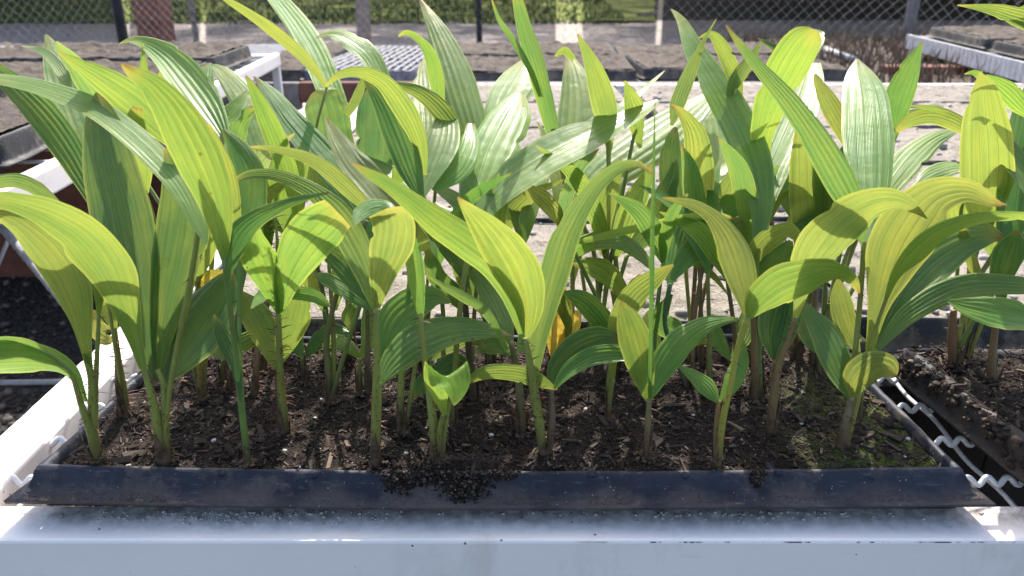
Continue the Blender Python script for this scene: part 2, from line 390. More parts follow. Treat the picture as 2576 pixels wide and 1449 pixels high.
def ridges(c, rim, nx, ny, h, seed, wd=.0042, sink=.0062):
    mb = MB(); rr = random.Random(seed)
    def rid(a, b, up=True):
        n = 24; pts = []; rad = []
        for i in range(n+1):
            t = i/n; p = a.lerp(b, t); e = min(t, 1-t)*n
            z = rim - .0025 - sink*(min(1, e/1.1) if up else 1.15) + .0030*noise.noise(Vector((p.x*22+seed, p.y*22, 5)))
            pts.append((p.x, p.y, z - wd*.5)); rad.append(wd*.62)
        mb.tube(pts, rad, 6)
    for i in range(1, nx): rid(quad(c, i/nx, .0), quad(c, i/nx, 1))
    for j in range(1, ny): rid(quad(c, .012, j/ny), quad(c, .988, j/ny), False)
    return mb
def soil_sheet(c, z, nx, ny, amp, sc=30, inset=.0, lumps=(), front_sag=0):
    mb = MB()
    for j in range(ny+1):
        for i in range(nx+1):
            u, v = i/nx, j/ny; p = quad(c, u, v); e = min(u, 1-u)*nx; e2 = min(v, 1-v)*ny
            s_ = min(1, e/3, e2/3)
            h = amp*(noise.fractal(Vector((p.x*sc, p.y*sc, 1.7)), .8, 2.1, 5)) + amp*.35*noise.noise(Vector((p.x*sc*9, p.y*sc*9, 2)))
            for (lx, ly, lr, lh) in lumps:
                d = math.hypot(p.x-lx, p.y-ly)/lr
                if d < 1: h += lh*(1-d*d)**2
            mb.v.append((p.x, p.y, z + h*(.3+.7*s_) - .002*(1-s_) - front_sag*math.sin(math.pi*u)*max(0, 1-v*4)))
    mb.f = [(j*(nx+1)+i, j*(nx+1)+i+1, (j+1)*(nx+1)+i+1, (j+1)*(nx+1)+i) for j in range(ny) for i in range(nx)]
    return mb
def chips(mb, place, n, r, lmin=.002, lmax=.010):
    for _ in range(n):
        p = place(r)
        if p is None: continue
        L = r.uniform(lmin, lmax)*(r.random()**.7+.25); w_ = L*r.uniform(.12,.35); t_ = w_*r.uniform(.2,.5)
        m = Matrix.Translation(p) @ Matrix.Rotation(r.uniform(0,6.28), 4, 'Z') @ Matrix.Rotation(r.gauss(0,.35), 4, 'Y') @ Matrix.Rotation(r.gauss(0,.5), 4, 'X')
        k = r.uniform(.4,1)
        vs = [m @ Vector(q) for q in ((-L/2,-w_/2,-t_),(L/2,-w_/2*k,-t_),(L/2*.9,w_/2,-t_),(-L/2*.8,w_/2*k,-t_),(-L/2,-w_/2,t_),(L/2,-w_/2*k,t_*.7),(L/2*.9,w_/2,t_),(-L/2*.8,w_/2*k,t_*.6))]
        mb.add(vs, [(3,2,1,0),(4,5,6,7),(0,1,5,4),(1,2,6,5),(2,3,7,6),(3,0,4,7)])

# the planted tray in front
TC = [PZ(87,1174,RIM), PZ(2432,1181,RIM), PZ(2085,838,RIM), PZ(455,840,RIM)]
tr = empty('seedling_tray', (0, .46, BEN), 'long black plastic cell tray of palm seedlings with soil spilled over its dusty front wall', 'seedling tray', 'cell trays lying on the benches')
tsh = tray_shell(TC, RIM, .0135, .0065, .006, .0045, .0065); tsh.obj('rim_wall', M['tray'], tr, True)
ridges(TC, RIM, 10, 5, .01, 4).obj('cell_dividers', M['tray'], tr, True)
IC = [TC[0].lerp(TC[2], .012), TC[1].lerp(TC[3], .012), TC[2].lerp(TC[0], .012), TC[3].lerp(TC[1], .012)]
pan = MB(); pan.add([Vector((p.x, p.y, BEN+.004)) for p in TC], [(3,2,1,0)])
pan.obj('cell_bottoms', M['black'], tr)
lump = [(PZ(x,y,SOIL).x, PZ(x,y,SOIL).y, q, h) for x,y,q,h in ((1170,1180,.028,.009),(1030,1185,.02,.006),(1010,1030,.03,.006),(700,1080,.03,.004),(320,1040,.03,.005),(1680,960,.035,.006),(2120,1140,.025,.005),(1380,1160,.03,.005))]
sm = soil_sheet(IC, SOIL-.0012, 260, 96, .0042, 30, lumps=lump, front_sag=.0036)
soil = sm.obj('potting_soil', M['soil'], smooth=True)
tag(soil, 'dark moist potting soil filling the planted tray, mossy at one corner', 'soil', kind='stuff')
from mathutils.bvhtree import BVHTree
bv = BVHTree.FromPolygons([Vector(v) for v in sm.v], sm.f)
def on_soil(r):
    p = quad(IC, r.random(), r.random()); h = bv.ray_cast(Vector((p.x, p.y, 1)), Vector((0,0,-1)))
    return h[0] + Vector((0,0,.0006)) if h[0] else None
cb = MB(); r = random.Random(11); chips(cb, on_soil, 15000, r, .001, .0050); chips(cb, on_soil, 700, r, .005, .014)
tag(cb.obj('bark_chips', M['chip']), 'fine bark chips and twigs strewn over the dark soil of the planted tray', 'bark chips', kind='stuff')
# soil spilled down the front wall
tbv = BVHTree.FromPolygons([Vector(v) for v in tsh.v], tsh.f)
sp_ = MB(); r = random.Random(5)
def spill(r):
    a, b, t = r.choice(((1010,50,.75),(1165,58,1.0),(1165,75,.95),(1060,60,.5),(1905,16,.5),(1260,40,.3),(1100,120,.35)))
    x = r.gauss(a, b*.5); q = r.random()**1.25; y = 1185 + q*92*t*r.uniform(.55,1)*max(.2, 1-(abs(x-a)/(b*1.7))**2)+r.gauss(0,2)
    d_ = ray(x, y).normalized(); h_ = tbv.ray_cast(CAM, d_)
    return h_[0] - d_*abs(r.gauss(0, .0022))*max(.1, 1-abs(x-a)/b) if h_[0] else None
sc_ = MB()
for k_ in range(4200):
    p = spill(r)
    if p: pebble(sc_ if r.random() < .35 else sp_, p, r.choice((.0003,.0003,.0004,.0005,.0007,.0009,.0012)), r)
tag(sc_.obj('dry_crumbs', M['crumb'], smooth=True), 'drier brown crumbs among the spilled soil on the tray wall', 'soil crumbs', kind='stuff')
def on_foot(r):
    x = r.choice((r.uniform(60,420), r.uniform(1200,1600), r.uniform(1600,2480), r.uniform(100,2480)))
    d_ = ray(x, 1258 + 14*math.sin(math.pi*(x-35)/2480)-abs(r.gauss(0,11))).normalized(); h_ = tbv.ray_cast(CAM, d_); return h_[0]
fd_ = MB()
for _ in range(2600):
    p = on_foot(r)
    if p: pebble(fd_, p, r.choice((.0002,.0003,.0003,.0005)), r)
tag(fd_.obj('dust_crumbs', M['crumb'], smooth=True), 'fine brown soil dust caught along the foot of the tray wall', 'soil dust', kind='stuff')
tag(sp_.obj('spilled_soil', M['soil'], smooth=True), 'clumps of dark soil spilled over the front wall of the planted tray', 'spilled soil', kind='stuff')
pc = MB(); r = random.Random(8)
for _ in range(460):
    x = r.choice((r.gauss(520,130), r.gauss(700,160), r.uniform(60,2480), r.gauss(1960,160)))
    y = 1288 + abs(r.gauss(0, 14)) + (6 if r.random() < .1 else 0); p = PZ(x, y, BEN); pebble(pc, p+Vector((0,0,.0004)), r.choice((.0003,.0005,.0005,.0008,.0012)), r)
for p in [on_soil(r) for _ in range(70)]:
    if p: pebble(pc, p, r.choice((.0006,.0008,.0011,.0016)), r)
for _ in range(140):
    p = PZ(r.uniform(1600,2576), r.uniform(818,850), BEN+.01); pebble(pc, p, r.choice((.0009,.0014,.0022)), r)
tag(pc.obj('perlite_crumbs', M['perlite'], smooth=True), 'white perlite crumbs lying on the beam and soil around the planted tray', 'perlite', kind='stuff')

# the neighbouring muddy tray
def box_tray(label, c, rim, mat, smat, out=.007, foot=.006, group='cell trays lying on the benches', cells=None, drop=.03, soil_label=None, amp=.004, grid=(60,40), lip=.006, sag=.001, fill=.005):
    cen = sum(c, Vector())/4
    t = empty('seedling_tray', (cen.x, cen.y, rim-drop-.003), label, 'seedling tray', group)
    tray_shell(c, rim, drop, out, lip, sag, foot, 20).obj('rim_wall', mat, t, True)
    if cells: ridges(c, rim, cells[0], cells[1], .01, int(cen.x*100)+9).obj('cell_dividers', mat, t, True)
    m = MB(); m.add([Vector((p.x, p.y, rim-drop)) for p in c], [(3,2,1,0)]); m.obj('cell_bottoms', M['black'], t)
    if smat:
        ic = [c[i].lerp(c[(i+2)%4], .012) for i in range(4)]
        o = soil_sheet(ic, rim-fill, grid[0], grid[1], amp, 26).obj('potting_soil', smat, smooth=True)
        tag(o, soil_label, 'soil', kind='stuff')
    return t
R2 = RIM+.003
MC = [PZ(2712,1205,R2), PZ(3700,1290,R2), PZ(3500,880,R2), PZ(2266,872,R2)]
box_tray('muddy black cell tray set askew beside the mossy corner of the planted tray', MC, R2, M['traydirty'], M['soil'], cells=(10,5), drop=.017, out=.003, foot=.003, soil_label='brown crumbly soil heaped in the muddy askew tray', amp=.008, grid=(120,60), lip=.010, fill=.002)
r = random.Random(21); mc = MB()
def on_mud(r):
    p = quad(MC, r.random()*.45, r.random()); return Vector((p.x, p.y, R2+r.uniform(-.003,.004)))
chips(mc, on_mud, 2600, r, .0015, .008)
for _ in range(260): p = quad(MC, r.random()*.02-.012, r.random()); pebble(mc, Vector((p.x, p.y, R2-r.uniform(.001,.02))), r.choice((.0012,.002,.003)), r)
tag(mc.obj('bark_chips', M['chip']), 'bark chips and clods over the soil and edge of the muddy tray', 'bark chips', kind='stuff')

# sandy trays further up our bench
def rect(x0, x1, y0, y1, z, rot=0.0):
    cx, cy = (x0+x1)/2, (y0+y1)/2; a = math.radians(rot); out = []
    for x, y in ((x0,y0),(x1,y0),(x1,y1),(x0,y1)):
        dx, dy = x-cx, y-cy; out.append(Vector((cx+dx*math.cos(a)-dy*math.sin(a), cy+dx*math.sin(a)+dy*math.cos(a), z)))
    return out
r = random.Random(31)
ordn = ('first','second','third','fourth','fifth'); cols = ('nearest the white side rail','in the middle of the bench','towards the far end rail')
for j in range(5):
    for i in range(3):
        y0 = .592 + j*.288; x0 = -.292 + i*.585
        if y0+.275 > YB: continue
        c = rect(x0, x0+.555, y0, y0+.268, RIM-.004, r.uniform(-1.2,1.2))
        box_tray('sandy tray in the %s row behind the seedlings, %s' % (ordn[j], cols[i]), c, RIM-.004, M['black'], M['sand'], drop=.024,
            soil_label='pale sunlit sandy soil in the %s row tray %s' % (ordn[j], cols[i]), amp=.008, grid=(70,40), fill=-.001, lip=.004)
stn = MB()
for _ in range(1500):
    p = Vector((r.uniform(-.28,1.0), .6+1.3*r.random()**1.7, RIM-.004+r.uniform(0,.002))); pebble(stn, p, r.choice((.001,.0016,.0024,.004,.006,.009 if r.random()<.3 else .002)), r)
tag(stn.obj('pale_pebbles', M['pebble'], smooth=True), 'small pale pebbles on the sandy soil behind the seedlings', 'pebbles', kind='stuff')

# ---------------------------------------------------------------- neighbour bench beyond the side rail
BN2 = BEN; BEN = .833
A, B = PZ(60,452,BEN), PZ(704,134,BEN)
dv = (B-A).normalized(); sv = Vector((-dv.y, dv.x, 0))   # sv points away to the far side
A = A - dv*.35
b2 = empty('metal_bench', (A.x, A.y, 0), 'white framed bench full of dry trays, with a twisted rod brace under its corner', 'bench')
L2 = (B-A).length; W2 = 1.35; m2 = Matrix.Translation(Vector((A.x,A.y,0))) @ Matrix(((dv.x,sv.x,0,0),(dv.y,sv.y,0,0),(0,0,1,0),(0,0,0,1)))
def bm2(name, lo, hi, mat=None, bev=.003):
    m = MB(); m.box(lo, hi, m2); return m.obj(name, mat or M['paint'], b2, bevel=bev)
bm2('side_rail', (0,0,BEN-.032), (L2,.02,BEN)); bm2('side_rail', (0,W2,BEN-.032), (L2,W2+.04,BEN))
bm2('end_rail', (L2-.04,.021,BEN-.032), (L2,W2-.001,BEN-.001)); bm2('cross_bar', (.74,.021,BEN-.05), (.87,W2-.001,BEN-.002)); bm2('end_rail', (0,.021,BEN-.032), (.04,W2-.001,BEN-.001))
for lx, ly in ((L2-.022,.0015), (L2-.041,W2+.002), (.3,W2+.002), (.002,.002)): bm2('leg', (lx,ly,0), (lx+.02,ly+.02,BEN-.0325))
w2 = MB()
for k in range(40):
    if .06*k < L2: q = m2 @ Vector((.05+.07*k, .02, BEN-.008)); q2 = m2 @ Vector((.05+.07*k, W2, BEN-.008)); w2.tube([q, q2], .0025, 5)
w2.obj('wire_top', M['wire'], b2)
BEN = BN2
# the rod brace of the picture's edge: from under the rail down to the ground frame
p0, p1 = PY(-60, 490, .98), PY(215, 820, .70)
rb = MB(); n = 60; pts = []
for i in range(n+1): pts.append(p0.lerp(p1, i/n))
rb.tube(pts, [.0062*(1+.10*math.sin(i*2.4)) for i in range(n+1)], 8); rb.obj('rod_brace', M['rod'], b2, True)
rb = MB(); rb.tube([PY(-160,964,1.0), PY(190,960,1.0)], .0042, 8); rb.obj('lower_bar', M['rod'], b2, True)
rb = MB(); rb.tube([PY(-20,700,.95), PY(40,560,1.05)], .003, 6); rb.obj('rod_brace', M['rod'], b2, True)
def tray_on(m, label, u0, u1, v0, v1, z, tilt, mat, smat, sl, rot=0, **k):
    c = [m @ p for p in rect(u0, u1, v0, v1, z, rot)]
    # keep counter-clockwise order seen from above
    if (c[1]-c[0]).cross(c[2]-c[1]).z < 0: c = [c[0], c[3], c[2], c[1]]
    return box_tray(label, c, z, mat, smat, soil_label=sl, **k)
r = random.Random(17)
spots = ('nearest the viewer','just before the white cross bar','just past the white cross bar','nearest the bench corner')
for i, u0 in enumerate((.04, .39, .92, 1.27)):
    for j in range(2):
        z = .833+.030+r.uniform(0,.008)
        tray_on(m2, 'black tray of dry grey soil %s, %s' % (spots[i], ('by the rail','away from the rail')[j]), u0, u0+.29, .05+j*.60, .61+j*.60, z, 0, M['black'], M['farsoil'],
            'dry grey soil in the tray %s, %s' % (spots[i], ('by the rail','away from the rail')[j]), rot=r.uniform(-4,4), drop=.028, grid=(40,60), amp=.012, fill=-.003, lip=.004)
# brick footing in the shade below it
bf = MB(); q = [PZ(-420,640,0), PZ(230,640,0)]
bm_ = MB(); bm_.box((-4.4, 2.62, 0), (-1.25, 2.75, .50)); 
tag(bm_.obj('brick_wall', simple('shaded_red_brick', (.10,.035,.022), (.17,.065,.04), 18, .85), bevel=.006), 'low red brick wall in deep shade under the neighbour bench', 'wall')

# ---------------------------------------------------------------- low bench behind, against the fence
fb = empty('low_bench', (.3, 2.3, 0), 'long low bench with a red-brown front board carrying rows of dry trays before the fence', 'bench')
def bx(name, lo, hi, mat, par, bev=.004): m = MB(); m.box(lo, hi); return m.obj(name, mat, par, bevel=bev)
FB = BEN-.01
bx('deck', (-2.7, 2.335, FB-.05), (1.02, 3.27, FB-.002), M['greypost'], fb); bx('front_board', (-.62, 2.30, FB-.055), (-.27, 2.333, FB+.004), M['wood'], fb); bx('front_board', (-2.7, 2.301, FB-.075), (-.621, 2.333, FB+.003), M['greypost'], fb); bx('front_board', (-.269, 2.301, FB-.075), (1.02, 2.333, FB+.003), M['greypost'], fb)
for lx in (-2.6, -.6, .1, .94):
    for ly in (2.36, 3.19): bx('leg', (lx, ly, 0), (lx+.06, ly+.06, FB-.051), M['greypost'], fb)
def grid_tray(label, c, z):
    t = empty('seedling_tray', (c[0].x, c[0].y, z-.04), label, 'seedling tray', 'cell trays lying on the benches')
    tray_shell(c, z, .036, .006, .010, .0, .005, 16).obj('rim_wall', M['grid'], t, True)
    ridges(c, z+.003, 12, 7, .01, 77, .010, .0).obj('cell_dividers', M['grid'], t, True)
    m = MB(); m.add([Vector((p.x,p.y,z-.035)) for p in c], [(3,2,1,0)]); m.obj('cell_bottoms', M['black'], t)
grid_tray('empty grey grid tray with its open cells showing on the low bench', rect(-.60,-.28,2.37,3.15,FB+.03,-3), FB+.03)
r = random.Random(41); names = ('beside the empty grey grid tray','second from the empty grey grid tray','third from the empty grey grid tray','fourth from the empty grey grid tray','fifth from the empty grey grid tray','sixth from the empty grey grid tray', 'sixth past the grid tray towards the neighbour bench','fifth past the grid tray towards the neighbour bench','fourth past the grid tray towards the neighbour bench','third past the grid tray towards the neighbour bench','second past the grid tray towards the neighbour bench','next past the grid tray towards the neighbour bench')
for i in range(-6,4):
    for j in range(2):
        x0 = -.24+i*.315 - (.36 if i < 0 else 0); y0 = 2.36+j*.44
        box_tray('dry soil tray %s, %s row' % (names[i], ('front','rear')[j]), rect(x0, x0+.30, y0, y0+.40, FB+.028, r.uniform(-4,4)), FB+.028+r.uniform(-.004,.008), M['black'], M['farsoil'],
            soil_label='soil of the tray %s, %s row' % (names[i], ('front','rear')[j]), drop=.026, grid=(36,50), amp=.012, fill=-.004, lip=.004)
# sagging grey tray strips laid between them
def strip(label, s, Y0, Y1, wpx):
    P = spl(PL(s), 24); mb = MB()
    for i, (x, y) in enumerate(P):
        q = i/24; Y = Y0+(Y1-Y0)*q; a = PY(x, y, Y); 
        for dx, dz in ((-.5,0),(-.42,.010),(.42,.012),(.5,.028),(.58,.028),(.58,-.01),(-.5,-.012)): mb.v.append(tuple(a+Vector((dx*wpx*depth(a)/FPX, 0, dz))))
    mb.f = [(i*7+k, i*7+(k+1)%7, (i+1)*7+(k+1)%7, (i+1)*7+k) for i in range(24) for k in range(7)] + [tuple(range(7)), tuple(24*7+k for k in reversed(range(7)))]
    return tag(mb.obj('tray_edge_strip', M['grid'], smooth=True), label, 'plastic strip', 'grey plastic strips between the dry trays')
strip('curved blue-grey plastic strip sagging off the front of the low bench', '1545,126 1562,160 1590,205 1625,240 1650,262', 3.2, 2.22, 42)
strip('short blue-grey plastic strip standing between two dry trays', '1300,132 1296,160 1290,200', 3.15, 2.5, 40)
strip('thin dark plastic strip slanting between the dry trays near the fence post', '1795,105 1850,160 1905,205', 3.4, 2.5, 16)

# ---------------------------------------------------------------- bench by the fence with pale corrugated edge
a, b = PY(2283, 88, 3.35), PY(2640, 190, 2.05); zt = (a.z+b.z)/2; a.z = b.z = zt
a, b = PZ(2283, 86, zt), PZ(2640, 172, zt)
e_ = (b-a).normalized(); s_ = Vector((-e_.y, e_.x, 0)); L3 = (b-a).length+1.2
m3 = Matrix.Translation(Vector((a.x,a.y,0))) @ Matrix(((e_.x,s_.x,0,0),(e_.y,s_.y,0,0),(0,0,1,0),(0,0,0,1)))
b3 = empty('metal_bench', (a.x, a.y, 0), 'bench edged with chalky white corrugated sheet standing in front of the fence', 'bench')
cs = MB(); n = 130
for i in range(n):
    x = L3*i/n; d = .0012*(i%2); cs.box((x, d-.003, zt-.055), (x+L3/n, d+.006, zt), m3)
cs.obj('corrugated_edge', M['fibre'], b3)
def bm3(name, lo, hi, mat): m = MB(); m.box(lo, hi, m3); return m.obj(name, mat, b3, bevel=.003)
bm3('bench_top', (0,.012,zt-.03), (L3,.9,zt-.006), M['greypost'])
for lx, ly in ((.01,.014),(.01,.84),(L3-.1,.02)): bm3('leg', (lx,ly,0), (lx+.05,ly+.04,zt-.031), M['fibre'])
rb = MB(); rb.tube([m3 @ Vector((1.0,.05,zt-.03)), m3 @ Vector((1.12,.05,zt-.5))], .012, 8); rb.tube([m3 @ Vector((.9,.05,zt-.03)), m3 @ Vector((.75,.3,zt-.5))], .008, 8); rb.obj('brace', M['rod'], b3, True)
for i in range(3):
    nm = ('closest to the grey fence post','second from the grey fence post','third from the grey fence post')[i]
    tray_on(m3, 'black tray of pale dry soil on the corrugated bench, %s' % nm, .10+i*.62, .66+i*.62, .05, .36, zt+.035, 0, M['black'], M['farsoil'], 'pale dry soil in the corrugated bench tray %s' % nm, rot=(-1,2,-2)[i], drop=.03, amp=.012, fill=-.004)
    tray_on(m3, 'black tray at the back of the corrugated bench, %s' % nm, .02+i*.62, .58+i*.62, .42, .76, zt+.05, 0, M['black'], M['farsoil'], 'pale dry soil in the back tray of the corrugated bench %s' % nm, rot=(2,-2,1)[i], drop=.045, amp=.012, fill=-.004)
rbk = MB(); p_ = PZ(2360, 172, .72); p_.z = .80
for k in range(3): rbk.box((p_.x-.17+k*.115, p_.y, .69), (p_.x-.06+k*.115, p_.y+.08, .725))
tag(rbk.obj('brick_kerb', simple('red_brick', (.16,.05,.035), (.22,.10,.08), 30, .85), bevel=.004), 'short run of red bricks on the shaded bed below the corrugated bench', 'bricks')
bed = MB(); bed.box((1.04, 2.35, 0), (3.2, 4.25, p_.z-.101)); tag(bed.obj('earth_bank', M['farsoil']), kind='structure')
tg = MB(); rr = random.Random(6)
for _ in range(2600):
    q = Vector((rr.uniform(1.05,2.6), rr.uniform(2.4,4.2), p_.z-.1)); a_ = rr.uniform(0,6.28); h_ = rr.uniform(.02,.10)
    o_ = Vector((math.cos(a_),math.sin(a_),0))*.005; tg.add([q-o_, q+o_, q+Vector((rr.uniform(-.04,.04), rr.uniform(-.04,.04), h_))], [(0,1,2)])
tag(tg.obj('dry_weeds', simple('dry_weed', (.10,.07,.045), (.22,.16,.11), 9, .9)), 'dry brown weeds on the bank below the corrugated bench', 'weeds', kind='stuff')
wp = MB(); wp.tube([PZ(2074,122,.715), PZ(2150,150,.715)], .012, 8); tag(wp.obj('white_pipe', M['fibre'], smooth=True), 'short white pipe lying behind the yellow folded blade', 'pipe')

# ---------------------------------------------------------------- chain-link fence and what stands behind it
def chainlink(mb, p, q, z0, z1, s, rad):
    L = (q-p).length; d = (q-p)/L; nrm = Vector((-d.y, d.x, 0)); n = int(L/s)
    for i in range(n+1):
        pts = []; m = int((z1-z0)/(s*.5))
        for j in range(m+1):
            x = (i + (.5 if j % 2 else -.02))*s; 
            pts.append(p + d*x + nrm*(.002 if (j+i) % 2 else -.002) + Vector((0,0,z0+j*s*.5)))
        mb.tube(pts, rad, 4, False)
        pts = [];
        for j in range(m+1):
            x = (i - (.5 if j % 2 else -.02))*s
            pts.append(p + d*x - nrm*.003 + Vector((0,0,z0+j*s*.5)))
        mb.tube(pts, rad, 4, False)
F0, F1, F2, F3 = PY(-620,0,3.7), PY(292,0,5.4), PY(2300,0,4.4), PY(3250,0,3.3)
for q in (F0,F1,F2,F3): q.z = 0
fe = empty('chain_link_fence', (F1.x, F1.y, 0), 'galvanised chain-link fence on thin steel posts behind the benches', 'fence')
fm = MB(); chainlink(fm, F0, F1, .32, 1.5, .062, .0012); fm.obj('chain_link_mesh', M['fence'], fe)
fm = MB(); chainlink(fm, F1, F2, .32, 1.3, .060, .0011); fm.obj('chain_link_mesh', M['fence'], fe)
fm = MB(); chainlink(fm, F2, F3, .2, 1.5, .062, .0013); fm.obj('chain_link_mesh', M['fence'], fe)
def pole(p, rad, mat, z1=1.7):
    m = MB(); m.tube([p, p+Vector((0,0,z1*.5)), p+Vector((0,0,z1))], rad, 12); return m.obj('post', mat, fe, True)
pole(F1, .036, M['post']); pole(F2, .030, M['greypost']); pole(F1.lerp(F2,.505)+Vector((0,.05,0)), .018, M['post'])
pole(F0, .03, M['post']); pole(F3, .03, M['greypost'])
# brick pier, grey trunk-like post and slim white post behind
def bk():
    t = NT('pier_brick'); tc = t.n('TexCoord').outputs['Object']; b = t.n('TexBrick'); mp = t.n('Mapping'); t.t.links.new(tc, mp.inputs[0]); mp.inputs['Rotation'].default_value = (math.pi/2,0,0); t.t.links.new(mp.outputs[0], b.inputs[0])
    b.inputs['Scale'].default_value = 2.4; b.inputs['Color1'].default_value = (.10,.04,.03,1); b.inputs['Color2'].default_value = (.15,.065,.05,1); b.inputs['Mortar'].default_value = (.10,.07,.065,1); b.inputs['Mortar Size'].default_value = .015
    return t.done(t.bsdf(b.outputs[0], .85, .2, t.bump(b.outputs[1], -.3, .005)))
sh = empty('pier_and_shade_panels', (0, 12, 0), 'brick pier and grey columns behind the fence, with added unseen shade panels', 'posts and shade panels')
pa = PY(334, 20, 7.2); pbb = PY(398, 20, 7.2)
bx('brick_pier', (pa.x, 7.2, 0), (pbb.x, 7.2+.28, 3.3), bk(), sh)
pc_ = PY(912, 40, 7.0); m = MB(); m.tube([(pc_.x, 7.0, 0), (pc_.x+.01, 7.0, 1.6), (pc_.x, 7.0, 3.3)], [.062,.058,.055], 14); m.obj('column', M['greypost'], sh, True)
pd = PY(485, 40, 8.6); m = MB(); m.tube([(pd.x, 8.6, 0), (pd.x, 8.6, 3.3)], .03, 12); m.obj('column', M['greypost'], sh, True)
def shade_panel_mat(name, through):
    t = NT(name); a = t.n('BsdfTransparent'); d = t.bsdf((.02,.03,.022), .9, .1); mx = t.n('MixShader')
    pos = t.geo(); nz = t.noise(.9, 5, .7, pos); f = t.math('SUBTRACT', 1.0, t.math('MULTIPLY', t.ramp(nz, .40, .66), through*2))
    t.put(mx.inputs[0], f); t.t.links.new(a.outputs[0], mx.inputs[1]); t.t.links.new(d, mx.inputs[2])
    return t.done(mx.outputs[0])
N1, N2 = shade_panel_mat('added_open_shade', .47), shade_panel_mat('added_dense_shade', .10)  # unseen overhead panels added only to shade the ground; gaps leave sunlit strips
ZR = 3.3; SHF = ZR/math.tan(SUN_EL)
def gx(px, Yg): p = PY(px, 0, Yg); d = ray(px, 0); return CAM.x + (px-1288)/FPX*((Yg)*CT + (CAM.z)*ST)
def panel(xl0, xl1, xr0, xr1, y0, y1, mat):
    """unseen panel added so its shadow covers picture columns xl..xr between ground depths y0..y1 (x0 at y0, x1 at y1)"""
    m = MB(); az = math.tan(SUN_AZ)
    q = [Vector((gx(xl0,y0)+az*SHF, y0+SHF, ZR)), Vector((gx(xr0,y0)+az*SHF, y0+SHF, ZR)), Vector((gx(xr1,y1)+az*SHF, y1+SHF, ZR)), Vector((gx(xl1,y1)+az*SHF, y1+SHF, ZR))]
    m.add(q + [p+Vector((0,0,.01)) for p in q], [(3,2,1,0),(4,5,6,7),(0,1,5,4),(1,2,6,5),(2,3,7,6),(3,0,4,7)])
    m.obj('added_shade_panel', mat, sh)
panel(-900,-900, 305,300, 7.0, 60, N2); panel(318,330, 500,503, 7.0, 60, N1); panel(519,516, 1396,1400, 7.0, 60, N1)
panel(1464,1466, 1640,1660, 7.0, 60, N1); panel(1652,1672, 3700,3700, 6.6, 60, N2)
# ---------------------------------------------------------------- palm seedlings
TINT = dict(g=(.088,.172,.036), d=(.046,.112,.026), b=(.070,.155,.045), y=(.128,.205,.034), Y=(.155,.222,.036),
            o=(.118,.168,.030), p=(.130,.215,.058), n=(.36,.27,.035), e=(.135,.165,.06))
LEAN = {}   # how far a blade leans back from upright (degrees), keyed by its tip; negative leans towards the viewer
for k_, v_ in (("330,101|300,111",56),("116,87",46),("54,116",60),("524,162",50),("638,192",46),("650,-50",52),("800,226",62),("934,216",56),("1066,146",58),("1058,0",50),("1112,275",60),
    ("1185,310",62),("1322,148",58),("1306,235",60),("1656,252",60),("1800,226",56),("1426,126",52),("2040,158",58),("2156,148",58),("1790,262",54),("1688,23",50),("1826,63",4),("1836,438",58),("1868,552",48),
    ("2086,463",64),("1130,760|1132,762",44),("1286,845",62),("1637,919",50),("1603,733|603,732",18),("632,776",66),("830,772|832,772",34),("243,236",6),("425,370",-8),("505,520",22),("585,680",30),("-40,192",52),
    ("307,162|306,160",-20),("828,485",24),("562,325",24),("526,312",-18),("537,792",30),("850,535",-24),("632,552",-20),("572,487",6),("972,528",-24),("892,566",64),("886,410",-18),("1152,496",-26),("1642,440",4),
    ("1558,852",28),("1563,758",8),("1864,802",44),("1666,498",18),("2162,738",-16),("1702,918",50),("1872,872",30),("2018,756",30),("2252,948",-4),("2532,515",0),("2620,546",-18),("2526,600",40),("2620,722",46),("2620,812",58),
    ("2332,550",-20),("1985,672",24),("1998,728",24),("280,610",-6),("-30,160",22),("915,190",24),("818,217",-18),("1192,668",50),("1694,666",-6),("145,131",-16),("820,296",50),("775,605",28),("790,690",46),("1040,1000",26),("1012,508",26),
    ("1652,692",50),("1453,86",-14),("1672,178",60),("1294,-40",2),("980,207",22),("794,96",50),("2322,103",10),("2422,322",56),("2440,430",60),("2590,220",24),("2464,182",-16),("2434,262",50),("2050,75",-18),("2020,300",-10),("1688,263",-16),("2372,270",50),
    ("-60,512",-18),("-40,520",-8),("2036,84",64),("440,190",60),("640,290",58),("620,228",54),("525,158",56),("1855,552",-20),("1854,552",-20),("1120,520",30),("1700,320",30),("1918,102",10),("1908,96",28)):
    for q_ in k_.split('|'): LEAN[q_] = v_ + (5 if v_ >= 46 else 0)
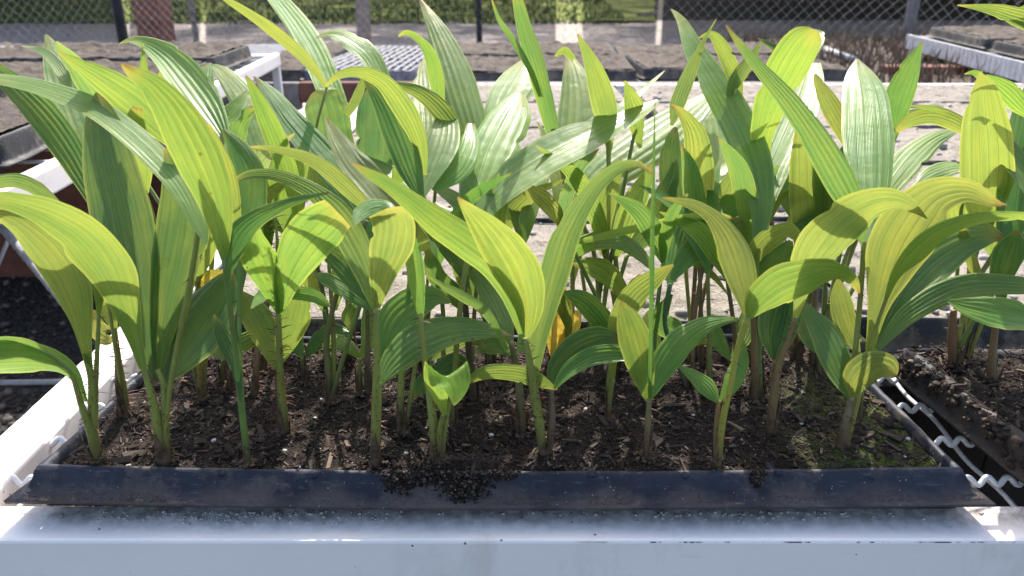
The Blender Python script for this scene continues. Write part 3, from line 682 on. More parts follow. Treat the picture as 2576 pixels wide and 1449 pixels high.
def blade(parent, Yb, s, d0=0.0, d1=0.02, col='g', bow=0.0, tw=None, tw1=None, ch=None, fix=None, f=None, N=34):
    """One lobe of a palm leaf: outline s = 'x,y,width ...' from stalk to tip, rooted at depth Yb+d0 and lying in a leaning, gently curling plane."""
    pl_ = PL(s)
    if pl_[0][2] > 20 and fix is None:
        l_ = math.dist(pl_[0][:2], pl_[1][:2]) or 1; L_ = pl_[0][2]*1.5
        pl_ = [(pl_[0][0]-(pl_[1][0]-pl_[0][0])/l_*L_*.7, pl_[0][1]+max(.5, -(pl_[1][1]-pl_[0][1])/l_)*L_, 8)] + pl_
    P = spl([(a_, b_, c_*.93) for a_, b_, c_ in pl_], N); K = 25; mb = MB()
    r = random.Random(hash((round(P[0][0]),round(P[3][1]),round(P[-1][0])))&0xffffff)
    if f is None: f = LEAN.get(','.join(s.split()[-1].split(',')[:2]))
    if f is None:
        d = d1-d0; f = -20 if d <= -.03 else -10 if d < -.008 else -2 if d < .025 else 24 if d < .045 else 56
        f += r.uniform(-6,6)
    tw = math.radians(r.uniform(-9,9)); tw1 = math.radians(r.uniform(-16,16) if tw1 is None else tw1)
    ch = r.uniform(-.32,.32) if ch is None else ch
    az = math.radians(r.uniform(-16,16))
    def nrm(q):
        a = math.radians(f*(.72+.5*q) if abs(f) < 40 else f*(.86+.2*q))
        return Vector((math.cos(a)*math.sin(az), -math.cos(a)*math.cos(az), math.sin(a)))
    pts, ws, Ns = [], [], []
    for i,(x,y,w_) in enumerate(P):
        q = i/N; n_ = nrm(q)
        if i == 0: p = PY(x, y, Yb+d0)
        elif fix is not None: p = PY(x, y, Yb + d0 + (d1-d0)*q**1.35)
        else:
            rr = ray(x, y); t_ = (pts[-1]-CAM).dot(n_)/rr.dot(n_); t_ = min(max(t_, depth(pts[-1])-.02), depth(pts[-1])+.02); p = CAM + rr*t_
        pts.append(p); ws.append(max(.6, w_)*depth(p)/FPX); Ns.append(n_)
    nq = r.uniform(.45,.9) if r.random() < .3 else 0; nq2 = r.uniform(.5,.93) if r.random() < .3 else 0
    npl = 6; pk = r.choice((.25,.45,.65,.9)); ph = r.uniform(0,6); wp = r.uniform(.5,1.2)
    for i in range(N+1):
        a, b = max(i-1,0), min(i+1,N); q = i/N
        T = (pts[b]-pts[a]).normalized()
        tx, ty = P[b][0]-P[a][0], -(P[b][1]-P[a][1]); l = math.hypot(tx,ty) or 1
        I = RGT*(ty/l) - UPV*(tx/l)
        if fix is None: W = T.cross(Ns[i])
        else: W = RGT*math.cos(math.radians(fix)) + UPV*math.sin(math.radians(fix)); I = W
        if W.dot(I) < 0: W = -W
        W = (W - T*W.dot(T)); W = W.normalized() if W.length > 1e-5 else RGT.copy()
        n = T.cross(W).normalized()
        t_ = tw + tw1*(q-.4)
        W2 = W*math.cos(t_) + n*math.sin(t_); n2 = n*math.cos(t_) - W*math.sin(t_)
        vd = (pts[i]-CAM).normalized(); seen = (W2 - vd*W2.dot(vd)).dot(I)
        hw = ws[i]/2/max(.5, abs(seen))
        amp = pk*min(.00055 if f > 40 else .0005, hw*.06)*max(0, min(1, (1-q)*7-.3, q*8+.15)); eL = 1+.05*noise.noise(Vector((q*9, ph, 1)))-(.22*max(0, 1-abs(q-nq)/.035) if nq else 0); eR = 1+.05*noise.noise(Vector((q*9, ph, 7)))-(.25*max(0, 1-abs(q-nq2)/.03) if nq2 else 0)
        for k in range(K):
            u = k/(K-1)*2-1
            tri = abs(((u*.5+.5)*npl) % 1 - .5)*2 - .5
            off = ch*hw*(u*u-.4) + amp*tri*2 + .0014*wp*math.sin(ph+q*7+u*2.2)*abs(u)*min(1, hw*90)
            mb.v.append(tuple(pts[i] + W2*(u*hw*(1+(eR-1)*max(0,u)**3 + (eL-1)*max(0,-u)**3)) + n2*off)); mb.uv.append((k/(K-1), q))
    mb.f = [(i*K+k, i*K+k+1, (i+1)*K+k+1, (i+1)*K+k) for i in range(N) for k in range(K-1)]
    c = TINT[col]; j = [r.uniform(.86,1.14) for _ in range(2)]
    return mb.obj('leaf', M['leaf'], parent, True, color=(c[0]*j[0], c[1]*j[1], c[2]*j[0]))
def stalk(parent, Yb, s, d=0.0, col=(.17,.19,.04), spines=0, hair=(.003,.007)):
    pl_ = PL(s); pl_[-1] = (pl_[-1][0], pl_[-1][1], min(pl_[-1][2], 13))
    P = spl(pl_, 14); mb = MB(); n = 10; pts = []
    for i,(x,y,w_) in enumerate(P):
        q = i/14; pts.append(PY(x,y,Yb+d*q))
    rad = [max(.0006, P[i][2]/2*depth(pts[i])/FPX) for i in range(15)]
    pts[0] = pts[0] - Vector((0,0,.012))
    mb.tube(pts, rad, n); mb.uv = [(k/n, i/14) for i in range(15) for k in range(n)]
    o = mb.obj('stalk', M['stem'], parent, True, color=col)
    if spines:
        sb = MB(); r = random.Random(spines+int(P[0][0]))
        for _ in range(spines):
            q = r.random()**1.3*.98; i = min(13, int(q*14)); f = q*14-i
            p = pts[i].lerp(pts[i+1], f); T = (pts[i+1]-pts[i]).normalized()
            a = r.uniform(0, 6.28); d_ = (T.orthogonal().normalized()*math.cos(a)+T.cross(T.orthogonal().normalized())*math.sin(a))
            d_ = (d_ + T*r.uniform(-.5,.35)).normalized(); L = r.uniform(*hair)
            p = p + d_*rad[i]*.8; sb.tube([p, p+d_*L*.6+T*L*.05, p+d_*L], [.00030,.00022,.00005], 3, False)
        tag(sb.obj('spines', M['spine'], o), kind='stuff')
    return o
def sheath(parent, Yb, x, y, wpx, r):
    mb = MB(); c = PY(x, y, Yb); wr = wpx/2*depth(c)/FPX
    for k in range(r.choice((3,4,5))):
        a = r.uniform(0, 6.28); H = r.uniform(.009,.032); sp_ = r.uniform(.35,.8); o = len(mb.v); fl = r.uniform(.0,.35)
        for j in range(5):
            q = j/4; hw = sp_*(1-q**1.6)+.03; rr = wr*(1.22+fl*q*q)+.0003
            for m_ in (-1,0,1):
                b = a+m_*hw; mb.v.append(tuple(c+Vector((math.cos(b)*rr, math.sin(b)*rr, -.003+H*q))))
        mb.f += [(o+j*3+i, o+j*3+i+1, o+j*3+i+4, o+j*3+i+3) for j in range(4) for i in range(2)]
    for k in range(40):   # crumbs of soil heaped round the foot
        a = r.uniform(0,6.28); d = wr*r.uniform(.9,3.0)
        pebble(mb, c+Vector((math.cos(a)*d, math.sin(a)*d, r.uniform(-.001,.0018)*(1-d/wr/3))), r.choice((.0006,.0009,.0014)), r)
    mb.obj('sheath', M['sheath'], parent, True)
SG = 'palm seedlings in the black tray in front'
def plant(base, label, leaves, stalks, Y=None, group=SG, cat='seedling', name='palm_seedling'):
    p = PZ(base[0], base[1], SOIL); Yb = p.y if Y is None else Y
    e = empty(name, (p.x, Yb, SOIL), label, cat, group)
    bpy.context.view_layer.update()
    for st in stalks:
        st = (st,) if isinstance(st, str) else st
        stalk(e, Yb, st[0], *st[1:2], **(st[2] if len(st) > 2 else {}))
    q_ = random.Random(int(base[0]*7+base[1]))
    for st in stalks[:2]:
        x_, y_, w_ = PL(st if isinstance(st, str) else st[0])[0]; sheath(e, Yb, x_, y_, w_, q_)
    ends = [q[:2] for st in stalks for q in spl(PL(st if isinstance(st, str) else st[0]), 10)]
    for i_, lf in enumerate(leaves):
        a_ = PL(lf[0])[0][:2]
        oth = [q[:2] for j_, l2 in enumerate(leaves) if j_ != i_ for q in spl(PL(l2[0]), 12)]
        if min(math.dist(a_, q) for q in ends+oth) > 42:     # a blade must hang on a stalk
            stalk(e, Yb, "%.0f,%.0f,12 %.0f,%.0f,11 %.0f,%.0f,9" % (base[0], base[1], base[0]*.55+a_[0]*.45, base[1]*.5+a_[1]*.5, a_[0], a_[1]+12), lf[1], (.12,.17,.04)); ends.append(a_)
    for lf in leaves:
        s, d0, d1, col = lf[:4]; blade(e, Yb, s, d0, d1, col, **(lf[4] if len(lf) > 4 else {}))
    return e
BRN = dict(col=(.16,.10,.045)); GRN = dict(col=(.10,.18,.04))
def sp(n, **k): return dict(spines=n, **k)

# --- first row, standing along the front rim
plant((242,1168), 'seedling in the tray corner whose yellow-green leaf arches over the white rail',
 [("228,960,12 212,866,26 192,773,58 160,690,88 105,615,95 40,560,66 -40,520,30", 0,-.03,'y'),
  ("248,790,9 250,745,22 246,690,40 238,640,30 230,590,6", .01,.03,'o'),
  ("215,1010,9 190,955,22 160,925,38 110,905,62 55,900,88 -10,905,95 -90,925,70", -.005,-.05,'g',dict(tw=25,bow=.0)),
  ("176,930,6 120,893,30 60,868,34 -10,862,34 -60,862,20", -.012,-.05,'g')],
 [("244,1170,24 239,1110,24 232,1040,22 230,955,17 216,880,16",0,sp(40)), ("246,1150,16 240,1060,15 241,963,14 246,860,11 249,785,9",.012,sp(12)),
  ("240,1150,20 228,1090,20 205,1020,16 185,950,13 172,925,9",-.01,sp(16))])
plant((405,1160), 'largest seedling, two tall green lobes behind a broad yellow lobe bent to the rail',
 [("360,930,16 335,840,36 302,735,78 262,655,112 205,590,112 130,545,95 60,518,62 0,505,46 -60,512,30", -.005,-.04,'y',dict(tw=18,tw1=10,bow=-.02)),
  ("150,520,20 90,475,40 30,455,36 -40,470,25",-.01,-.03,'g',dict(tw=30)),
  ("392,960,14 368,860,44 345,740,96 322,610,138 298,500,142 272,400,124 255,310,88 247,262,46 242,232,5", .006,.03,'d',dict(f=16)),
  ("395,960,14 405,860,46 425,740,92 450,620,124 462,520,118 450,430,80 425,370,30", .008,.02,'d',dict(f=8)),
  ("410,962,10 412,880,42 436,770,66 468,660,62 495,570,40 505,520,8", .016,.03,'d'),
  ("412,966,8 440,915,70 485,840,130 530,770,120 562,715,70 585,680,12", .012,.04,'b',dict(tw=-22)),
  ("500,560,40 455,470,62 400,405,66 320,330,64 230,268,56 130,228,44 50,206,36 -40,192,26", -.012,-.03,'p',dict(tw=25,bow=-.006))],
 [("406,1158,26 394,1060,24 378,980,20 358,920,14",0,sp(40)), ("420,1164,20 416,1060,18 410,965,14 395,930,14",.004,sp(22)),
  ("412,1150,12 430,960,12 480,700,14 502,560,30",.002,sp(6))])
plant((622,1165), 'slender green-stalked seedling with one long sunlit blade pointing up and a dark leaf bending over',
 [("563,655,14 556,590,48 540,510,86 508,425,112 468,340,114 425,265,92 375,210,62 330,180,34 306,160,6", -.01,-.045,'y',dict(tw=-14,tw1=10)),
  ("572,700,10 580,648,42 598,595,64 638,553,50 700,521,32 760,499,20 828,485,5", -.012,-.02,'d',dict(tw=30)),
  ("604,610,30 622,530,84 624,445,88 600,380,62 562,325,10", .02,.05,'d',dict(tw=5)),
  ("590,560,30 578,480,44 556,400,40 526,312,6", .015,.03,'Y'),
  ("606,1010,8 596,930,26 575,870,46 552,825,34 537,792,5", -.01,-.03,'d')],
 [("623,1166,16 614,1080,18 601,970,15 586,830,14 573,730,13 563,650,16",-.01,dict(col=(.10,.17,.035),spines=14)),
  ("618,1120,12 603,900,12 602,760,12 603,600,22",.02,GRN)])
plant((716,1086), 'spiny red-haired stalk carrying a bright yellow forked leaf over two dark lower leaves',
 [("703,790,13 683,725,64 655,655,86 636,600,72 632,552,30", -.004,-.02,'y',dict(tw=-18)),
  ("705,785,13 722,700,76 760,622,124 808,570,128 850,535,95", -.004,-.025,'y',dict(tw=16)),
  ("693,930,8 674,862,64 648,808,76 622,765,56 603,732,8", .006,.03,'o'),
  ("699,925,8 722,860,60 744,800,76 752,752,54 748,715,12", .006,.03,'o'),
  ("708,752,12 690,735,26 662,745,32 632,776,4", -.006,.0,'p',dict(tw=45)),
  ("708,748,12 745,738,36 790,745,36 815,760,24 832,772,4", .0,.005,'g')],
 [("718,1090,23 710,1010,22 703,900,18 700,780,14 697,600,8 690,525,3",-.004,sp(170,hair=(.004,.009))), ("708,1085,14 700,1000,12 694,925,9",.006,sp(50,col=(.12,.05,.03)))])
plant((942,1160), 'seedling with a funnel-shaped leaf, bluish tip folded down, and a glossy low leaf',
 [("943,775,18 926,695,62 892,615,84 850,545,82 800,492,52 740,457,38 680,438,30 620,441,22 585,463,10 572,487,3", 0,-.03,'g',dict(tw=20,tw1=15)),
  ("948,775,16 962,695,70 984,620,112 990,565,112 972,528,96", -.004,-.02,'y',dict(tw=-20)),
  ("998,528,6 965,516,34 930,522,44 908,538,38 892,566,4", -.026,-.035,'b',dict(tw=20)),
  ("957,965,10 990,912,70 1048,862,96 1125,832,86 1200,828,58 1255,838,26 1286,845,4", -.004,-.02,'g',dict(tw=62,tw1=-10,bow=.006)),
  ("955,960,10 966,885,58 990,812,94 1040,765,92 1095,748,52 1132,762,8", .006,.03,'g',dict(tw=38))],
 [("942,1162,23 944,1080,22 946,980,20 948,880,15 945,770,16",0,sp(30)), ("950,1120,14 953,1030,14 957,962,10",.0,sp(10))])
plant((1100,1156), 'seedling of three thin stalks with a small rusty-tipped yellow leaf hanging over',
 [("1060,800,12 1050,735,40 1040,660,46 1030,590,26 1026,545,6", .012,.03,'g'),
  ("1118,1046,12 1106,1000,44 1104,962,84 1120,938,104 1142,965,86 1146,995,44 1142,1020,4", -.004,-.03,'Y',dict(fix=0,tw=0)),
  ("1178,958,16 1230,938,40 1300,940,47 1352,958,38 1402,980,4", -.002,-.01,'o',dict(tw=40))],
 [("1096,1155,24 1088,1050,22 1076,963,17 1062,850,14 1058,790,12",.01,sp(30)), ("1108,1156,16 1106,1090,15 1116,1040,12",-.004,sp(14)),
  ("1112,1150,14 1122,1060,13 1140,990,12 1176,958,12",-.002,sp(10))])
plant((1372,1142), 'seedling with two bright yellow lobes swept one way and a tall leaf curving the other',
 [("1312,840,18 1292,745,62 1245,668,84 1175,612,88 1100,560,76 1040,512,56 980,466,40 925,435,26 886,410,4", -.004,-.03,'y',dict(tw=-16,tw1=14)),
  ("1326,850,16 1328,772,82 1306,692,122 1266,622,112 1222,567,82 1182,526,42 1152,496,6", -.008,-.035,'Y',dict(tw=10)),
  ("1340,965,22 1350,865,50 1374,765,66 1396,685,80 1420,605,78 1456,532,58 1505,462,44 1560,420,32 1610,414,18 1642,440,4", .006,.035,'g',dict(tw=-24,tw1=-14)),
  ("1385,985,14 1402,928,54 1446,876,74 1506,850,66 1558,852,22", .01,.02,'d'),
  ("1394,978,8 1430,932,40 1490,897,50 1560,890,44 1610,903,24 1637,919,3", -.006,-.02,'g',dict(tw=35))],
 [("1368,1145,24 1356,1060,24 1340,960,22 1322,850,18",-.004,sp(60)), ("1352,1040,14 1344,980,20 1341,955,20",.006),
  ("1382,1130,18 1388,1060,20 1387,980,13",.008,sp(30,col=(.10,.07,.045)))])
plant((1627,1145), 'seedling with a V of two olive leaves and a straight dark unopened spear leaf',
 [("1630,1012,9 1618,945,62 1600,868,88 1580,804,66 1563,758,6", .0,.02,'o',dict(tw=-14)),
  ("1635,1006,9 1662,930,64 1710,862,74 1762,822,52 1812,806,30 1864,802,4", -.004,.01,'g',dict(tw=22)),
  ("1636,1000,10 1639,850,12 1642,650,12 1645,450,9 1648,252,2", -.012,-.012,'d',dict(tw=60,ch=.9))],
 [("1627,1148,20 1630,1080,19 1633,1005,12",-.002,sp(20,col=(.15,.13,.06)))])
plant((1806,1172), 'yellow-stalked seedling with a broad awning-like leaf and a torn pale leaf at its foot',
 [("1880,795,14 1872,722,68 1850,645,84 1824,588,62 1786,540,38 1735,512,26 1666,498,4", .0,-.01,'o',dict(tw=-10)),
  ("1884,800,14 1912,762,74 1962,722,110 2022,700,96 2082,684,60 2122,688,38 2150,712,26 2162,738,4", -.004,-.035,'y',dict(tw=30,tw1=10)),
  ("1806,1012,10 1780,975,48 1742,942,32 1702,918,4", .004,.02,'p',dict(tw=25)),
  ("1811,1010,8 1842,960,44 1862,912,44 1872,872,8", .008,.03,'g')],
 [("1806,1174,18 1818,1060,17 1840,960,15 1858,866,14 1880,795,14",-.002,dict(col=(.23,.22,.035),spines=20)),
  ("1800,1150,14 1802,1080,14 1808,1008,11",.006,BRN)])
plant((2112,1135), 'seedling beside the moss with a rounded low leaf and a tall pale ribbed blade',
 [("2140,1002,12 2110,924,70 2076,844,66 2040,792,40 2018,756,4", -.004,.015,'b',dict(tw=-22)),
  ("2146,1000,12 2164,958,64 2198,930,92 2234,930,66 2252,948,14", -.006,-.02,'o',dict(tw=20)),
  ("2176,610,22 2181,545,64 2186,475,98 2186,392,116 2184,312,118 2177,235,98 2164,180,56 2156,148,6", .03,.085,'p',dict(tw=10,tw1=-8,ch=.15)),
  ("2170,610,14 2152,535,52 2110,452,74 2052,352,66 1990,262,50 1920,182,34 1862,112,18 1826,63,4", .0,.0,'g',dict(tw=-30)),
  ("2186,890,18 2206,782,42 2228,702,88 2262,612,142 2312,535,146 2362,492,112 2436,480,60 2500,510,22 2532,515,3", .004,.0,'o',dict(tw=12,tw1=12)),
  ("2230,750,10 2256,690,24 2302,640,48 2362,590,46 2440,556,36 2520,545,28 2620,546,18", -.006,-.04,'y',dict(tw=30))],
 [("2114,1140,22 2126,1070,20 2143,1000,14",-.004,sp(40,col=(.15,.12,.07))), ("2120,1135,16 2140,1000,15 2152,880,14 2165,740,13 2174,605,16",.016,sp(30)),
  ("2126,1130,16 2150,1030,17 2186,885,17",.004,dict(col=(.22,.2,.05),spines=16)), ("2186,885,10 2212,800,9 2232,745,9",-.005)])
# --- second row
plant((317,1048), 'thin spiny seedling standing behind the corner plants, its leaf hidden in their shade',
 [("291,830,9 270,780,38 262,720,46 268,660,30 280,610,6", .01,.03,'o'), ("238,500,40 180,390,70 118,300,78 50,228,66 -30,160,36", .02,.02,'d',dict(tw=-15)),
  ("288,850,8 265,850,40 248,820,40 240,780,8",.01,.02,'o')],
 [("317,1050,22 310,980,20 298,900,14 289,825,10",.01,sp(110,hair=(.005,.009))), ("306,1040,12 296,980,12 292,860,8",.006,BRN), ("300,950,8 265,700,10 240,500,22",.02)])
plant((1010,1082), 'seedling with a dark V-shaped leaf and curling yellow tips above the funnel leaf',
 [("1056,490,26 1030,420,70 1000,340,80 965,262,60 935,215,34 915,190,8", .02,.03,'d',dict(tw=-20)),
  ("1062,490,26 1086,425,76 1112,362,88 1122,305,64 1112,275,20", .02,.06,'g',dict(tw=24)),
  ("1068,440,14 1052,350,44 1012,268,60 962,206,46 905,182,30 852,190,18 818,217,4", .035,.02,'Y',dict(tw=22)),
  ("1090,480,12 1150,430,60 1180,370,62 1185,310,20", .04,.07,'p')],
 [("1010,1084,18 1008,990,17 1022,800,13 1040,620,12 1056,490,24",.02,sp(40)), ("1018,1080,12 1036,980,12 1060,800,11",.02)])
plant((1141,1062), 'centre seedling with a wide pale glossy blade and a long pleated blade slanting from it',
 [("1180,626,16 1186,560,58 1202,482,106 1226,402,132 1258,332,128 1288,275,98 1306,235,34", .01,.06,'p',dict(tw=14,ch=.2)),
  ("1188,620,14 1212,545,48 1265,472,88 1345,412,94 1430,366,94 1520,322,76 1600,280,54 1656,252,10", .008,.05,'p',dict(tw=28,ch=-.15))],
 [("1141,1065,15 1142,990,15 1150,850,14 1166,710,14 1182,622,16",.009,sp(10))])
plant((1312,1078), 'seedling half hidden behind the yellow leaves, its narrow pale leaf leaning over the soil',
 [("1285,865,14 1266,800,56 1232,730,62 1204,690,34 1192,668,6", .0,.02,'p'), ("1275,880,10 1225,790,26 1155,742,26 1110,716,14 1068,688,3", -.01,-.01,'g')],
 [("1312,1080,26 1308,1000,22 1300,930,18 1285,860,14",0,sp(40,col=(.13,.12,.05)))])
plant((1530,1052), 'small seedling with a spotted olive leaf cupped upwards beside the spear leaf',
 [("1541,960,10 1545,880,28 1560,805,60 1592,745,64 1642,702,50 1694,666,5", .0,.02,'o',dict(tw=24)),
  ("1545,860,20 1512,802,60 1465,755,54 1418,734,8", .01,.0,'d')],
 [("1530,1052,14 1534,1000,14 1542,955,11",0,sp(8)), ("1526,1050,10 1530,960,10 1546,860,10",.01)])
plant((1938,1092), 'brown-stalked seedling with a dark leaf below and an olive blade striped by shadow above',
 [("1946,905,8 1940,838,58 1950,775,74 1968,715,60 1985,672,10", .0,.02,'d',dict(tw=-20)),
  ("1950,905,8 1968,845,60 1985,780,60 1998,728,10", .0,.02,'d',dict(tw=20)),
  ("2002,800,12 2022,722,42 2046,660,92 2088,600,122 2142,546,112 2202,514,80 2262,509,44 2302,528,20 2332,550,3", -.01,-.045,'y',dict(tw=22,tw1=12))],
 [("1938,1094,20 1946,1000,22 1960,920,16 1985,850,12 2002,795,12",-.008,sp(60,col=(.16,.11,.05))), ("1944,1050,14 1946,960,12 1947,905,9",.0,BRN)])
plant((2156,1062), 'seedling behind the rounded leaf, its dark broad blades spreading towards the muddy tray',
 [("2200,882,10 2232,805,60 2272,725,104 2332,655,130 2410,605,106 2482,590,58 2526,600,6", .0,.03,'d',dict(tw=-12)),
  ("2210,878,10 2272,802,44 2352,748,62 2432,720,66 2512,715,56 2620,722,44", -.01,-.03,'g',dict(tw=32)),
  ("2385,757,8 2432,772,54 2502,787,76 2620,812,70", -.012,-.03,'g',dict(tw=40)),
  ("2160,890,10 2130,820,54 2112,750,50 2108,700,6", .0,.01,'o')],
 [("2158,1064,17 2166,980,16 2180,920,12 2202,878,11",0,sp(20)), ("2154,1060,12 2158,960,11 2160,885,10",0)])
# --- third row
plant((505,1006), 'yellow spiny stalk rising behind the big bluish leaf into a bright translucent leaf',
 [("500,700,14 505,640,60 520,570,76 530,500,50 528,440,8", .0,.0,'Y'), ("497,730,10 520,700,36 548,690,26 570,690,4",.0,.0,'n'),
  ("560,340,40 520,270,90 472,202,96 420,142,70 372,110,36 330,101,14 300,111,3", .03,.06,'p',dict(tw=14)), ("420,340,50 350,268,92 282,216,82 210,170,44 145,131,4", .02,.0,'y',dict(tw=-16)),
  ("350,420,60 340,370,66 338,320,52 345,270,20",.01,.0,'Y')],
 [("505,1008,17 502,900,16 497,780,13 499,695,14",0,sp(80,col=(.21,.17,.035))), ("512,1000,10 530,700,12 560,335,30",.03), ("498,990,10 470,700,12 425,345,30",.02)])
plant((642,988), 'brown spiny stalk with three upright pale leaves fanned above the dark oval leaf',
 [("758,660,20 735,560,52 700,440,74 662,352,84 628,272,78 588,212,60 552,174,34 524,162,5", .03,.06,'g',dict(tw=-10)),
  ("760,600,14 742,490,40 702,372,58 664,282,46 636,222,24 618,190,5", .03,.02,'Y',dict(tw=25)),
  ("740,600,30 715,520,50 735,440,60 760,390,20",.04,.06,'y')],
 [("642,990,18 645,920,17 660,800,14 700,720,12 758,655,18",.03,sp(70,col=(.17,.1,.045)))])
plant((830,1014), 'seedling with a long bluish blade over the funnel leaf and a greyish pointed tip',
 [("920,560,40 898,510,66 850,440,86 792,372,80 732,302,64 682,237,40 638,192,4", .01,.03,'b',dict(tw=-14)),
  ("990,545,50 965,500,76 925,450,82 882,402,70 846,346,44 820,296,5", -.01,-.01,'e',dict(tw=16)),
  ("920,520,30 872,472,46 822,427,40 770,396,30 720,381,24 670,372,14 616,370,3", .0,-.02,'y',dict(tw=24)),
  ("945,765,16 902,712,58 852,652,62 800,618,34 775,605,8", -.02,-.01,'d'), ("942,782,8 885,742,40 822,702,34 790,690,5", -.02,-.01,'b')],
 [("830,1016,18 826,930,18 822,850,14 860,700,12 922,555,24",.01,sp(40,col=(.11,.12,.04))), ("836,1010,12 840,880,12 830,700,10 820,560,8",.02)])
plant((880,895), 'dark rough stem at the back of the tray under a hanging round leaf',
 [("905,770,10 886,776,28 880,800,44 884,832,6", -.01,-.02,'y',dict(fix=0,tw=0)), ("942,775,5 915,765,18 888,772,14",-.01,-.02,'p'),
  ("842,780,12 850,720,40 862,660,44 872,610,8", .01,.03,'g'), ("812,780,10 790,720,50 770,670,60 755,640,10",.01,.03,'o'),
  ("872,470,60 848,400,92 828,330,104 818,280,104 808,246,90 800,226,40", .05,.08,'p',dict(fix=-4,tw=0))],
 [("880,898,30 882,850,26 884,790,18",-.01,sp(20,col=(.05,.035,.03))), ("872,890,10 874,700,10 870,600,10 872,465,30",.05), ("826,900,10 824,840,12 815,780,10",.0,GRN)])
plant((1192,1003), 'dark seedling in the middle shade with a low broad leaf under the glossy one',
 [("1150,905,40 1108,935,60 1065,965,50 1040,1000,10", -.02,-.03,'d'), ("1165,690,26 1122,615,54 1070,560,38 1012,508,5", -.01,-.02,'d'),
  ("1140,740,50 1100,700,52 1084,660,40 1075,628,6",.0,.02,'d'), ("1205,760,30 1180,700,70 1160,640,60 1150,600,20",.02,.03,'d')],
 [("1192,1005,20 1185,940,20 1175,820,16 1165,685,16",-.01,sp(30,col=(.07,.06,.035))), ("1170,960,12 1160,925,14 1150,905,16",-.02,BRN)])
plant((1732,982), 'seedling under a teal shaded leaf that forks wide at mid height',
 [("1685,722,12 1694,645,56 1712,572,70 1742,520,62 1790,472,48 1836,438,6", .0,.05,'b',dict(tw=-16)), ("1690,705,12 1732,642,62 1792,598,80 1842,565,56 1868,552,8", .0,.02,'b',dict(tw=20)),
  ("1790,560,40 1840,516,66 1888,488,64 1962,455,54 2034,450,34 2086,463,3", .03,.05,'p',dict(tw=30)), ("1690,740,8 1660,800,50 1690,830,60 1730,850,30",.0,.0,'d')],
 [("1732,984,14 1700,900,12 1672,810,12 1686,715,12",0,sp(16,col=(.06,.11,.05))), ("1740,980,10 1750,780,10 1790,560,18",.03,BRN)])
plant((1902,1002), 'pair of brown stalks near the mossy corner with a drooping dark leaf tipped in orange',
 [("1886,700,14 1896,645,44 1936,600,58 1982,580,40 2006,600,24 1998,626,3", .0,-.01,'o',dict(tw=18)), ("1890,710,10 1930,680,60 1968,640,60 1990,605,10", .01,.02,'d'),
  ("1905,610,26 1912,520,56 1895,430,88 1862,332,88 1808,232,76 1750,132,54 1714,52,24 1688,23,3", .0,-.02,'g',dict(tw=-14)),
  ("1912,600,26 1922,510,54 1944,420,86 1978,345,100 2008,270,96 2030,205,82 2040,158,46", .01,.06,'p',dict(tw=18))],
 [("1898,1004,24 1900,920,20 1895,800,14 1888,695,14",0,sp(50,col=(.17,.11,.05))), ("1912,1000,14 1908,800,12 1902,690,14 1906,605,24",.002,GRN)])
# --- fourth and fifth rows
plant((1235,905), 'tall dark green blade standing highest in the middle of the tray',
 [("1196,470,40 1192,400,62 1188,325,88 1165,240,100 1136,152,86 1100,72,54 1058,0,8", .01,.02,'g',dict(tw=-16)), ("1236,410,50 1246,335,84 1270,260,100 1302,200,100 1318,165,66 1322,148,20", .02,.06,'g',dict(tw=18)),
  ("1155,345,36 1112,282,56 1062,236,42 1012,215,22 980,207,4", -.01,-.01,'o',dict(tw=28))],
 [("1235,908,24 1228,850,22 1215,700,14 1196,465,26",.01,sp(20,col=(.08,.06,.04))), ("1240,900,10 1236,650,12 1236,405,26",.02)])
plant((1396,905), 'small dying seedling with golden yellow leaves',
 [("1392,905,14 1396,845,56 1404,785,74 1406,735,46 1400,705,8", .0,.01,'n',dict(tw=-10)), ("1402,905,10 1424,850,40 1444,808,42 1456,782,5", .0,.01,'n',dict(tw=15)), ("1425,800,30 1412,760,40 1400,720,8", -.01,-.01,'o')],
 [("1394,925,16 1392,900,15",0,BRN), ("1404,925,12 1402,900,10",0,BRN)])
plant((1430,900), 'seedling behind the golden one with a ribbed upright blade and a pale arching leaf',
 [("1440,620,60 1436,520,92 1444,420,110 1452,330,116 1456,245,104 1446,182,64 1426,126,5", .03,.07,'g',dict(tw=8,ch=.2)), ("1444,150,14 1420,128,22 1395,142,4",.07,.05,'Y'),
  ("1410,655,16 1440,628,44 1500,604,48 1560,606,46 1612,640,34 1652,692,3", -.02,-.04,'p',dict(tw=28)),
  ("1408,690,10 1432,640,40 1468,620,30 1500,610,5",-.01,-.02,'y')],
 [("1430,902,14 1425,800,14 1412,700,13 1410,650,14",-.02), ("1434,902,12 1440,780,12 1440,615,26",.03)])
plant((1500,905), 'seedling with two crossing pleated blades lit white along their ridges',
 [("1440,530,36 1500,452,92 1585,390,114 1682,322,108 1762,262,70 1800,226,10", .03,.07,'g',dict(tw=26)), ("1530,330,40 1526,290,62 1514,240,66 1490,162,42 1453,86,5", .03,.01,'y'),
  ("1500,330,10 1560,272,22 1612,230,18 1672,178,3",.03,.05,'p'), ("1600,300,50 1592,262,50 1572,203,4",.04,.03,'Y'), ("1390,330,34 1372,252,46 1346,152,52 1320,72,42 1302,0,28 1294,-40,10",.05,.04,'g',dict(tw=-20)),
  ("1360,240,14 1332,172,16 1290,100,18 1256,50,12 1236,-6,3",.05,.03,'g')],
 [("1500,905,12 1506,760,12 1490,620,12 1442,525,18",.03), ("1510,900,10 1530,600,10 1530,325,18",.03), ("1495,900,10 1450,600,10 1392,325,14",.05)])
